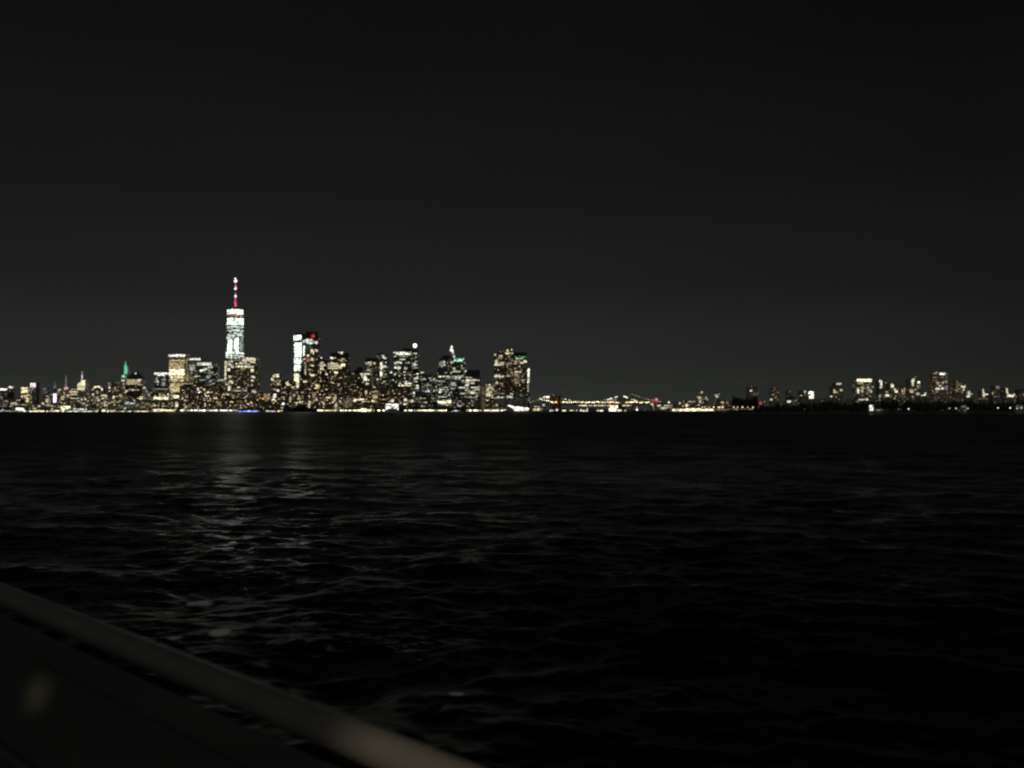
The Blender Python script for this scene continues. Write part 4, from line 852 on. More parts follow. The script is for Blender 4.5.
def steel_bridge():
    D = 5600
    A, T1, T2, Bv = at(528.6, 402.6, D), at(551, 394.2, D), at(632, 394.2, D), at(660, 401.8, D)
    root = thing("suspension_bridge", (T1.x, D, 0), "far slender steel suspension bridge with thin beaded cables", "bridge")
    R = root.location
    for P in (T1, T2):
        mb = MB()
        for s in (-14, 14):
            mb.box(P.x - R.x - 3, P.x - R.x + 3, s - 2.5, s + 2.5, 0, P.z - 2)
        for z in (38, 70, P.z - 8):
            mb.box(P.x - R.x - 2.4, P.x - R.x + 2.4, -11.4, 11.4, z, z + 4)
        mb.ball(P.x - R.x, -14, P.z, 3, 8, 6)
        mb.build("steel_tower", M_STEEL, root)
    MB().box(A.x - R.x - 100, Bv.x - R.x + 100, -18, 18, 41, 47).build("deck", M_STEEL, root)
    for s in (-14, 14):
        o = Vector((0, s, 0))
        MB().tube([q + o - R for q in cable_curve(A, T1, 6, 10)] + [q + o - R for q in cable_curve(T1, T2, 64, 30)][1:] + [q + o - R for q in cable_curve(T2, Bv, 6, 12)][1:], .8).build("main_cable", M_STEEL, root)
    for (S, E, sag, n, g) in ((A, T1, 6, 22, .5), (T1, T2, 64, 60, .42), (T2, Bv, 6, 26, .4)):
        for i, q in enumerate(cable_curve(S, E, sag, n)[1:]):
            if q.z > 52:
                bead(root, "cable_light", q + Vector((0, -16, 0)), 1.9, "C", g * random.uniform(.9, 2.2))
    bead(root, "tower_light", T1 + Vector((0, -4, 1)), 3, "W", .7)
    bead(root, "tower_light", T2 + Vector((0, -4, 1)), 3, "W", .5)
    bead(root, "anchor_light", at(529.8, 402.8, D - 20), 4, "C", 1.0)
steel_bridge()

# ---------------------------------------------------------------- far shore right of the bridges
T("low_block", "dark block carrying a glowing red rooftop sign right of the bridges", "building", 651, 659.6, 402.4, 4500, "bkln", [("roof_sign", 652.6, 399.2, 658.4, 401.6, "R", .8), ("roof_sign_glow", 655, 398.6, 657.4, 401, "P", 1.4), ("lit_window", 650.6, 403.4, 653, 405, "C", .8), ("lit_floor", 657, 405, 661, 406.4, "C", .7)], (5, "CK", .2, .8, 403, 409))
T("low_block", "low jumbled block with a white rooftop lamp beside the red sign", "building", 660, 676, 404.4, 4600, "bkln", [("ball", "roof_lamp", 668.8, 402.2, 1.1, "V", 1.4), ("lit_floor", 664, 405, 672, 406, "C", .7), ("lit_floor", 658.6, 407.4, 667, 408.6, "K", .6)], (14, "CKS", .2, .8, 404.6, 409))
T("low_block", "wide low block with one warm orange light behind the bright cream pier", "building", 676, 697, 402, 4600, "bkln", [("lit_window", 685.6, 404.2, 688.2, 406.8, "K", 1.3), ("lit_floor", 688, 401.2, 696, 402.2, "K", .4), ("lit_window", 679, 402, 681, 404, "C", .6), ("lit_window", 683, 400.8, 684.2, 402, "C", .6)], (10, "KC", .15, .6, 402.4, 408), tint="K")
T("pier_shed", "long blazing cream pier shed, brightest strip on the right shore", "shed", 671, 714, 408, 4320, "cream", [("lit_opening", 672.4, 409, 686, 411, "C", 1.5), ("lit_opening", 686, 408.4, 701, 411, "C", 1.8), ("lit_opening", 701, 408.9, 713.6, 410.8, "C", 1.5)], deep=30, glow=.2)
T("apartment_block", "slim twin-stepped block with faint white lights behind the blazing pier", "building", 697.4, 708, 393, 4900, "bkln", [("lit_window", 701, 391.4, 702.6, 393, "C", .6), ("lit_window", 698, 396.4, 700.6, 399, "C", .7), ("lit_window", 705, 397, 707.2, 399.4, "C", .9), ("lit_window", 699, 400, 701, 402.6, "C", .6), ("lit_window", 701.4, 398.6, 703, 400, "C", .4)], (5, "C", .1, .5, 395, 404), steps=[(697.4, 708, 396.4), (700.6, 704, 391.2)], roof="none")
T("apartment_block", "narrow dark block with one pale light near its top left of the wooded hump", "building", 714.4, 719.6, 392.6, 4900, "bkln", [("lit_window", 715.6, 394.2, 717, 397.8, "W", .5), ("lit_window", 716.6, 395.6, 718.4, 397.8, "W", .5)], (3, "C", .1, .3, 398, 404))
T("low_block", "low dark warehouse with two whitish lights under the narrow dark block", "building", 716, 732, 401.2, 4700, "bkln", [("lit_window", 721, 401.6, 723.6, 403, "K", .7), ("lit_window", 725.6, 401.8, 728, 403.4, "K", .4)], (4, "K", .1, .4, 402, 406))
T("quay_building", "long pinkish dim quay wall building under a row of warm street lamps", "building", 713.8, 754.6, 408.2, 4330, "bkln", [("lit_floor", 715, 408.7, 730, 410.4, "K", .12), ("lit_floor", 723, 408.8, 728, 410.2, "K", .3), ("lit_floor", 735, 408.7, 753, 410.2, "K", .16)], (6, "KP", .2, .5, 408.6, 409.6), deep=25)
T("apartment_block", "dim dark tower with one white light behind the red shore beacon", "building", 748.6, 758, 387, 5000, "bkln", [("lit_window", 750, 389.9, 752, 391.4, "V", .9), ("lit_window", 751, 386.2, 752, 387, "K", .2), ("lit_floor", 752, 394, 757, 395.6, "Q", .14), ("lit_window", 757, 392, 758.4, 393, "K", .25)], (6, "QK", .08, .2, 390, 400), lit=.06, glow=.2)
T("apartment_block", "faint cluster tower above the near end of the dark island", "building", 771.4, 780, 388.6, 5600, "bkln", [("lit_window", 770, 398.8, 772.2, 400.4, "W", .9), ("lit_window", 774, 387.4, 775, 389, "K", .25), ("lit_window", 772, 394, 774, 395.6, "K", .3), ("lit_window", 777, 392, 779, 393, "K", .25)], (8, "K", .08, .3, 389, 401), lit=.1, glow=.25)
T("domed_building", "low faintly lit dome with a white oval light just above the island trees", "building", 786.8, 798.6, 401, 5000, "bkln", [("lit_window", 787, 400.6, 790.6, 402.4, "W", 1.2), ("lit_floor", 791, 399.4, 797, 401.6, "S", .14)], roof="dome", lit=.3, glow=.1)
T("apartment_block", "barely visible dim block above the faintly lit dome", "building", 787, 792, 391, 6000, "bkln", [("lit_window", 788.6, 390.8, 791, 392.2, "S", .12)], lit=.05, glow=.15)
T("apartment_block", "dark block with one glaring white corner between dome and cream crowned building", "building", 801.4, 814.4, 391, 5400, "bkln", [("lit_floor", 808.4, 391.4, 813.6, 394, "W", 1.5), ("lit_floor", 811, 394, 813.8, 395.6, "W", 1.6), ("lit_floor", 809.2, 395.4, 813.4, 398.6, "W", 1.5), ("lit_window", 804, 390.8, 806, 392.8, "W", .7), ("lit_window", 800.4, 395, 802, 396.2, "W", .5), ("lit_window", 804.6, 394, 806, 395.4, "K", .3)], lit=.06, glow=.3)
T("apartment_block", "dark peaked tower with a small white crest left of the cream crowned building", "building", 833, 843.6, 386.2, 5400, "bkln", [("lit_crown", 836.6, 383, 841.6, 384.6, "W", .9), ("lit_window", 833.4, 389.4, 835.4, 392, "C", .5), ("lit_floor", 833.4, 391.6, 837.6, 392.8, "C", .6), ("lit_window", 840, 389.2, 842.4, 391.2, "C", .6), ("lit_window", 830.2, 395.8, 832.2, 397.2, "V", .8)], (4, "K", .06, .25, 392, 400), steps=[(833, 843.6, 386.4), (835.6, 842, 382.8)], roof="none", lit=.06, glow=.3)
T("office_tower", "broad building with a glowing cream roof band above the island", "tower", 856.6, 871.8, 378.8, 5300, "bkln",
  [("lit_crown", 857, 379, 871.6, 381.8, "C", 1.7), ("lit_floor", 857.6, 382.4, 863, 384, "C", .4), ("lit_window", 857.2, 388.6, 858.8, 393, "C", 1.2), ("lit_window", 861, 387, 864, 389.4, "Y", .6), ("lit_window", 866.6, 386.6, 869, 389, "K", .5), ("lit_window", 868.6, 389.6, 872, 392.6, "C", .9), ("lit_window", 861, 390, 863.4, 393, "C", .4), ("lit_floor", 859, 399, 864.4, 400.2, "W", .9), ("lit_floor", 865, 398.8, 868, 400.4, "W", .8), ("lit_window", 871.6, 386.2, 873.4, 388, "K", .4)],
  (18, "CKY", .1, .5, 383, 399), lit=.16, glow=.3, tint="C")
T("apartment_block", "dark tower with a tall white lit stack of windows right of the cream roof band", "building", 878.6, 886.4, 380, 5500, "bkln", [("lit_window", 879.2, 380, 882.2, 382, "W", .9), ("lit_window", 880.4, 382, 882.2, 386, "W", .9), ("lit_window", 879.6, 386, 882.2, 388.2, "W", .6), ("lit_window", 885, 382, 886.4, 383.6, "K", .3), ("lit_window", 879, 395, 880.4, 398, "C", .4), ("lit_floor", 885.4, 391, 888, 392.4, "C", .5), ("lit_window", 885.6, 394.2, 889, 396.8, "C", 1.1)], (4, "C", .08, .4, 388, 400), lit=.08, glow=.3)
T("apartment_block", "dark stepped tower with a diagonal run of white windows", "building", 889.6, 898.6, 383.6, 5600, "bkln", [("lit_window", 890.6, 383.6, 893.4, 385, "W", .8), ("lit_window", 890.8, 385, 893.6, 387.4, "W", 1.1), ("lit_window", 893.4, 388, 896, 390, "C", .6), ("lit_window", 894.6, 390.2, 898.2, 392.8, "C", 1.0), ("lit_window", 893.8, 397.6, 895.6, 399.4, "C", .4)], (4, "C", .08, .4, 386, 400), lit=.06, glow=.3)
T("apartment_block", "short block with an orange window cluster right of the diagonal white windows", "building", 900.6, 907.4, 387.4, 5500, "bkln", [("lit_floor", 901.4, 389, 903.4, 394, "K", .55), ("lit_floor", 903.8, 388, 906.6, 392.4, "O", .5), ("lit_window", 902, 393, 905, 394.6, "C", .6)], (6, "KO", .1, .5, 388, 399), lit=.15, glow=.4)
T("apartment_block", "tower of warm windows with two bright upper lights left of the red-brown tower", "building", 909.6, 920.6, 379.6, 5400, "bkln", [("lit_window", 911.4, 379.2, 913, 382, "C", .9), ("lit_window", 912.4, 378.4, 914.6, 381.6, "C", 1.0), ("lit_window", 911.8, 382, 913.6, 386, "C", .8), ("lit_window", 917.4, 381.2, 919.8, 383.4, "W", 1.1), ("lit_window", 910, 390.4, 913.6, 393, "C", .6), ("lit_window", 917, 385, 919, 388, "C", .4), ("lit_window", 916.6, 393, 919.6, 395.4, "C", .6), ("ball", "roof_lamp", 915.6, 376.8, .6, "K", .4)], (16, "CK", .1, .5, 384, 399), lit=.14, glow=.4)
T("low_block", "low dark block with a bright white gable light before the red-brown tower", "building", 919.4, 931, 396, 5200, "bkln", [("lit_window", 923.8, 392.2, 926, 397.6, "C", .0), ("lit_window", 921, 394.8, 925.4, 396.8, "W", 1.1), ("lit_window", 924, 392.6, 926, 395, "W", .8), ("lit_window", 929.6, 398, 931.4, 399.4, "W", .5)][1:], roof="none", lit=.05, glow=.3)
T("residential_tower", "tall red-brown tower with a white light bar on top, highest on the right shore", "tower", 934, 947.6, 372.4, 5400, "bkln",
  [("lit_crown", 939.6, 372.8, 945.2, 374.8, "V", 1.6), ("lit_window", 935.6, 371.8, 938, 373, "K", .3), ("lit_floor", 935.4, 388, 940.4, 389.6, "W", .9), ("lit_floor", 941, 387.6, 943.6, 389.4, "W", .9), ("lit_window", 937, 382, 938.6, 384.4, "C", .5), ("lit_window", 942, 381.4, 943.6, 384, "C", .5), ("lit_window", 945.6, 380.6, 947, 383.2, "S", .5), ("lit_floor", 945, 386, 947.4, 389.4, "S", .3), ("lit_window", 939, 385, 941, 386.6, "C", .5)], (18, "KCP", .06, .35, 375, 388), lit=.3, glow=.3, wall=(.5, .38, .34))
T("apartment_block", "brown rounded block with a white lit balcony right of the red-brown tower", "building", 954.6, 965.6, 381.6, 5500, "bkln", [("lit_floor", 961, 385.8, 965.6, 387.4, "W", 1.1), ("lit_window", 962.6, 388, 964.8, 393, "K", .6), ("lit_floor", 956, 381, 958.4, 392, "K", .16), ("lit_floor", 958.6, 383, 962, 386, "K", .14)], (8, "K", .08, .35, 382, 396), lit=.25, glow=.25)
T("low_block", "small block with a bright white patch beside the brown rounded block", "building", 966, 972.6, 390.6, 5300, "bkln", [("lit_floor", 967, 391, 970, 394, "S", .6), ("lit_floor", 968, 393.4, 972.4, 395, "W", .7), ("lit_floor", 966.4, 395.4, 970, 397.4, "W", 1.1)], roof="none", lit=.1, glow=.3)
T("low_block", "small dark block with a white L of light left of the faint reddish tower", "building", 981.6, 988.4, 388.4, 5400, "bkln", [("light_column", 982.4, 388.8, 984, 393, "W", .9), ("light_column", 983, 393, 985, 396.8, "W", .9), ("lit_floor", 985, 393.8, 988, 395, "W", .8), ("lit_window", 991.4, 392, 993, 394.4, "C", .0)][:3], roof="none", lit=.06, glow=.3)
T("apartment_block", "faint reddish tower between two white L-shaped lights", "building", 992.6, 1003.6, 388, 5600, "bkln", [("lit_floor", 996, 386, 999.6, 388.6, "K", .22), ("lit_window", 992, 392, 993.6, 394.6, "K", .4), ("lit_window", 1001, 396.6, 1003.6, 398.6, "C", 1.0), ("lit_floor", 994, 396.4, 998, 397, "K", .3)], (6, "KQ", .06, .25, 389, 398), steps=[(992.6, 1003.6, 391.6), (995.4, 1000.6, 385.8)], roof="none", lit=.15, glow=.15)
T("low_block", "dark block with a large white L of light at the right end of the shore", "building", 1005.4, 1015.4, 387.6, 5400, "bkln", [("light_column", 1006, 388, 1007.6, 393, "C", .8), ("light_column", 1007, 392.8, 1008.8, 396.8, "C", .9), ("lit_floor", 1008.6, 394.6, 1013.6, 397, "W", 1.2), ("lit_window", 1013, 393.8, 1015, 395.6, "C", .5)], (4, "K", .1, .4, 393, 399), roof="none", steps=[(1005.4, 1015.4, 392.6), (1005.6, 1008.4, 387.6)], lit=.08, glow=.3)
T("apartment_block", "nearly dark block cut by the right picture edge", "building", 1020, 1032, 390, 5600, "bkln", [("lit_window", 1022.8, 393.6, 1024.4, 395.6, "K", .3)], (3, "K", .1, .3, 392, 398), lit=.06, glow=.3)
T("low_block", "long dim low block behind the island trees under the red-brown tower", "building", 926, 958, 395.6, 5100, "bkln", (), (14, "SK", .05, .2, 396, 400), roof="none", lit=.1, glow=.12)
T("low_block", "long dim low block behind the island trees under the cream roof band", "building", 806, 906, 398.4, 5900, "bkln", (), (16, "CK", .05, .25, 399, 401), roof="none", lit=.06, glow=.12)

# ---------------------------------------------------------------- lamps and boats
def lamp_proto(name, h, rb, arm):
    m1, m2 = MB(), MB()
    m1.cone(0, 0, 0, .6, .35, .28, 6).cone(0, 0, .6, h, .14, .09, 6)
    if arm: m1.tube([(0, 0, h), (0, -1.4, h + .3)], .08, 4)
    m2.ball(0, -1.4 if arm else 0, h + (.3 if arm else rb * .9), rb, 8, 6)
    return m1, m2
LAMP_MESH = {}
def lamp(name, x, y, D, key, g, label, group, rb=1.3, arm=False, z=LAND_Z):
    p = at(x, y, D)
    h = max(3.0, p.z - z - rb)
    k = (name, round(h, 0), rb, arm)
    if k not in LAMP_MESH:
        a, b = lamp_proto(name, round(h, 0), rb, arm)
        me = []
        for mb, nm, mt in ((a, "post", M_STEEL), (b, "lamp_head", M_LIT)):
            m = bpy.data.meshes.new(nm); m.from_pydata(mb.v, [], mb.f); m.materials.append(mt); me.append(m)
        LAMP_MESH[k] = me
    root = thing(name, (p.x, D, z), label, "lamp", group)
    for m, nm in zip(LAMP_MESH[k], ("post", "lamp_head")):
        o = bpy.data.objects.new(nm, m); COL.objects.link(o); o.parent = root
        if nm == "lamp_head": light_it(o, key, g)
    return root

rng = random.Random(21)
for (xa, xb, st, key, g, lab, grp) in (
    (181, 238, 1.25, "V", 1.6, "white quay lamp in the dotted row below the riverside apartment blocks", "quay lamps below the riverside apartments"),
    (318, 360, 1.3, "C", 1.6, "cream quay lamp in the row below the orange-brown speckled block", "quay lamps below the orange-brown block"),
    (372.5, 384, 1.2, "C", 1.4, "quay lamp between the thick cream quay front and the white pavilion", "quay lamps left of the pavilion"),
    (405, 437, 1.2, "C", 1.7, "white promenade lamp under the dark park trees right of the pavilion", "promenade lamps under the park trees"),
    (439, 447, 1.3, "C", 1.5, "promenade lamp below the thick cream bar building", "promenade lamps below the cream bar"),
    (466, 506, 1.2, "C", 1.7, "cream quay lamp below the black-roofed block and the twin towers", "quay lamps below the twin towers")):
    x = xa
    while x < xb:
        if rng.random() < .84:
            lamp("quay_lamp", x, 410.9 + rng.uniform(-.25, .25), 3140 + rng.uniform(0, 8), key, g * rng.uniform(.8, 3.2), lab, grp, rb=2.1)
        x += st * rng.uniform(.75, 1.3)
for x, g in ((702.2, .7), (704.8, 1.0), (709, 1.0), (713.6, 1.3), (718.4, 1.2), (719.8, 1.2), (722.6, 1.2), (733.6, 1.2), (737.6, 1.4), (742.5, 1.3), (747.8, .8), (753, 1.2)):
    lamp("street_lamp", x, 407.2, 4310, "K", g, "warm pinkish street lamp in the row on the right shore quay", "street lamps on the right shore quay", rb=4.2)
lamp("quay_lamp", 637, 409.4, 4400, "V", 1.8, "bright white quay light alone right of the bridges", None, rb=5.5)
lamp("quay_lamp", 637, 407.6, 4420, "V", .9, "smaller white light right above the lone bright quay light", None, rb=3.2)
lamp("quay_lamp", 644.6, 410.2, 4400, "S", .3, "dim bluish quay light right of the lone bright white one", None, rb=4)
lamp("harbour_beacon", 760.4, 402.7, 4200, "R", 1.1, "glowing red beacon beside the near end of the dark island", None, rb=6.0)
lamp("harbour_beacon", 764.6, 401.6, 4250, "C", .5, "small dim white mast light just right of the red beacon", None, rb=2.6)

# island lamps
ISL_D = 1560
for x, y, g, r in ((949.4, 408.4, 1.6, 1.35), (956, 408.3, 1.6, 1.35), (967.8, 408.2, 1.5, 1.3), (998, 407.8, 1.1, 1.2), (1010.2, 408, 1.6, 1.3), (1017, 408.1, 1.5, 1.3), (1021.4, 408, 1.6, 1.3)):
    lamp("street_lamp", x, y, 1506, "V", g, "white street lamp on the dark island shore below the red-brown tower and further right", "street lamps on the island shore", rb=r, z=1.2)
lamp("street_lamp", 908.6, 408.7, 1506, "V", 1.6, "single bright white lamp on the island below the warm windowed tower", None, rb=1.25, z=1.2)
lamp("street_lamp", 898.4, 409.2, 1506, "C", .5, "small dim lamp left of the single bright white island lamp", None, rb=.9, z=1.2)
lamp("street_lamp", 804.6, 408.8, 1506, "K", .07, "barely visible reddish lamp on the near part of the island shore", None, rb=1.0, z=1.2)
T("island_house", "small white lit house front on the dark island below the cream roof band", "house", 868.6, 874, 404.6, 1510, "grey", [("lit_wall", 869.4, 405.2, 873.2, 410.6, "W", .9), ("lit_wall", 870, 405, 872.4, 407, "W", .8)], roof="slope", lit=.1, glow=.1, deep=7)
T("island_shed", "low dim shed with a faint lit wall right of the white island house", "shed", 875.6, 883, 408.6, 1510, "grey", [("lit_wall", 876, 409.4, 882.4, 410.8, "S", .16)], roof="slab", lit=.1, glow=.1, deep=7)
T("island_house", "dim grey hip-roofed house between the island street lamps", "house", 961, 966.6, 405.6, 1510, "grey", [("lit_wall", 961.4, 405.8, 966, 407.6, "S", .12)], roof="pyramid", lit=.2, glow=.06, deep=8)
T("island_house", "dim gabled house above the lamps at the right end of the island", "house", 1016, 1024, 405, 1510, "grey", [("lit_wall", 1016.4, 405.4, 1023.6, 406.8, "S", .13)], roof="pyramid", lit=.2, glow=.06, deep=8)

def boat(name, x, D, length, key, label, panes, dark=False):
    c = at(x, 410, D)
    root = thing(name, (c.x, D, 0), label, "boat")
    hl, bw = length / 2, length * .16
    hull = [(-hl, -bw * .7), (-hl * .2, -bw), (hl * .6, -bw * .8), (hl, 0), (hl * .6, bw * .8), (-hl * .2, bw), (-hl, bw * .7)]
    low = [(p[0] * .93, p[1] * .75) for p in hull]
    MB().prism(low, -.8, length * .075, hull).build("hull", M_DARK, root)
    h0 = length * .075
    MB().box(-hl * .75, hl * .45, -bw * .7, bw * .7, h0, h0 + length * .075).build("cabin", M_STEEL, root)
    MB().box(-hl * .05, hl * .3, -bw * .5, bw * .5, h0 + length * .075, h0 + length * .14).build("wheelhouse", M_STEEL, root)
    MB().cone(hl * .05, 0, h0 + length * .14, h0 + length * .24, .3, .1, 6).build("mast", M_STEEL, root)
    for (u0, u1, z0, z1, k, g) in panes:
        o = MB().box(u0 * hl, u1 * hl, -bw * .7 - .25, -bw * .7 - .05, h0 + z0 * length * .075, h0 + z1 * length * .075).build("lit_window", M_LIT, root)
        light_it(o, k, g)
    return root
boat("excursion_boat", 456.4, 3090, 38, "L", "excursion boat glowing pale violet below the green crowned tower", [(-.72, -.3, .1, .95, "L", 1.4), (-.28, .05, .1, 1.3, "L", 1.7), (.07, .42, .1, .9, "L", 1.3), (-.9, -.76, -.5, .1, "V", 1.3)])
boat("work_boat", 508, 3080, 44, "V", "unlit work boat silhouetted before the ferry terminal", [(-.5, -.42, .3, .7, "K", .15)])
boat("work_boat", 393, 3090, 30, "V", "unlit tug silhouetted before the white pavilion", [(.1, .16, .3, .7, "K", .12)])

# ---------------------------------------------------------------- land, trees
def land(name, poly, label, z):
    n = len(poly)
    vs = [(x, y, -2) for x, y in poly] + [(x, y, z) for x, y in poly]
    fs = [tuple(range(n, 2 * n))] + [(i, (i + 1) % n, (i + 1) % n + n, i + n) for i in range(n)]
    return tag(mesh_obj(name, vs, fs, M_LAND), label, None, None, "structure")
def gx(px, D): return at(px, 410, D).x
land("land", [(gx(-700, 3128), 3128), (gx(531, 3128), 3128), (gx(531, 3500), 3500), (gx(548, 4000), 4000), (gx(548, 4330), 4330), (gx(536, 9000), 9000), (gx(536, 30000), 30000), (gx(-900, 30000), 30000)], "flat dark land under the downtown skyline", LAND_Z)
land("far_land", [(gx(548.4, 4900), 4900), (gx(606, 4900), 4900), (gx(606, 4330), 4330), (gx(662, 4330), 4330), (gx(662, 4306), 4306), (gx(1900, 4306), 4306), (gx(1900, 30000), 30000), (gx(536.5, 30000), 30000), (gx(536.5, 9000), 9000)], "flat dark far shore right of the bridges", LAND_Z - .1)
land("small_quay", [(gx(548.6, 4292), 4292), (gx(605, 4292), 4292), (gx(605, 4329), 4329), (gx(548.6, 4329), 4329)], "narrow quay under the bridge span", LAND_Z - .2)

def leaf_mass(name, spots, label, kind="stuff", leaf=1.6, seed=1, mat=None):
    """many small leaf clumps spread through the volume of each crown, with stems below"""
    r = np.random.default_rng(seed)
    V, Fc = [], []
    cnt = 0
    for (x, y, z0, h, rad) in spots:
        n = int(26 + rad * 5)
        dirs = r.normal(size=(n, 3)); dirs /= np.linalg.norm(dirs, axis=1)[:, None]
        rr = r.random(n) ** .45
        c = np.array([x, y, z0 + h * .58]) + dirs * rr[:, None] * np.array([rad, rad, h * .44])
        for p in c:
            s = leaf * r.uniform(.6, 1.5)
            a, b2 = r.normal(size=3), r.normal(size=3)
            a /= np.linalg.norm(a); b2 -= a * a.dot(b2); b2 /= np.linalg.norm(b2)
            V += [p - a * s, p + b2 * s * .7, p + a * s, p - b2 * s * .7]
            Fc.append((cnt, cnt + 1, cnt + 2, cnt + 3)); cnt += 4
        t = rad * .1
        base = [(x - t, y - t, z0), (x + t, y - t, z0), (x + t, y + t, z0), (x - t, y + t, z0), (x, y, z0 + h * .7)]
        V += [np.array(q) for q in base]
        Fc += [(cnt, cnt + 1, cnt + 4), (cnt + 1, cnt + 2, cnt + 4), (cnt + 2, cnt + 3, cnt + 4), (cnt + 3, cnt, cnt + 4)]
        cnt += 5
    o = mesh_obj(name, V, Fc, mat or M_LEAF)
    return tag(o, label, None, None, kind)

# the dark island: a low hill under a wood
def island():
    xs = np.linspace(gx(748, 1500), gx(1500, 1500), 70)
    ys = np.linspace(1492, 1850, 16)
    V, Fc = [], []
    for j, y in enumerate(ys):
        for i, x in enumerate(xs):
            e = min((x - xs[0]) / 60, 1.0); e = max(0, min(1, e)) ** .7
            f = min(1, j / 3.0) * (1 if j < 14 else (15 - j) / 1.0 * .5 + .2)
            z = -1.0 + e * (1.9 if j > 0 else 0) + e * f * (3.5 + 2.0 * math.sin(x * .013) + 1.2 * math.sin(x * .041 + 1))
            if j <= 1: z = min(z, 1.15) if j else -1.0
            V.append((x, y, z))
    nx = len(xs)
    for j in range(len(ys) - 1):
        for i in range(nx - 1):
            p = j * nx + i
            Fc.append((p, p + 1, p + nx + 1, p + nx))
    tag(mesh_obj("island", V, Fc, M_LAND), "low dark wooded island at the right", None, None, "structure")
    r = random.Random(5)
    spots = []
    for _ in range(620):
        u = r.random()
        x = gx(753, 1530) + u * (xs[-1] - gx(753, 1530) - 30)
        y = 1524 + r.random() ** 1.3 * 290
        px = 512 + x / y * F
        env = 403.4 - 2.6 * min(1, max(0, (px - 790) / 60)) + 1.0 * math.sin(px * .09) + .7 * math.sin(px * .23 + 2) + (1.6 if px < 775 else 0)
        if px < 764: env = 404.6 + (764 - px) * .45
        top = at(px, env + r.uniform(-.3, 3.0) ** 1 , y).z
        z0 = 3.0
        h = max(5, top - z0)
        spots.append((x, y, z0, h, r.uniform(3.6, 6.5)))
    leaf_mass("treeline", spots, "black mass of trees covering the island at the right", leaf=1.9, seed=4)
island()
r = random.Random(9)
sp = []
for _ in range(150):
    px = r.uniform(400, 481); y = 3150 + r.random() * 60
    sp.append((gx(px, y), y, LAND_Z, r.uniform(12, 18), r.uniform(4, 6.5)))
leaf_mass("treeline", sp, "dark park trees behind the promenade lamps right of the white pavilion", leaf=2.2, seed=8)
sp = []
for _ in range(80):
    px = r.gauss(303, 8); y = 3133 + r.random() * 30
    hh = 26 * math.exp(-((px - 302) / 13) ** 2) * r.uniform(.6, 1)
    if hh > 6: sp.append((gx(px, y), y, LAND_Z, hh, r.uniform(4, 6.5)))
leaf_mass("treeline", sp, "black clump of shore trees below the white lit edge tower", leaf=2.2, seed=12)
sp = []
for _ in range(90):
    px = r.uniform(733, 757); y = 4400 + r.random() * 80
    t = (px - 745) / 12
    sp.append((gx(px, y), y, LAND_Z, (410 - 396.5 + 3 * t * t) * y / F * r.uniform(.75, 1), r.uniform(7, 11)))
leaf_mass("treeline", sp, "dark wooded hump behind the warm street lamp row", leaf=3.5, seed=14)

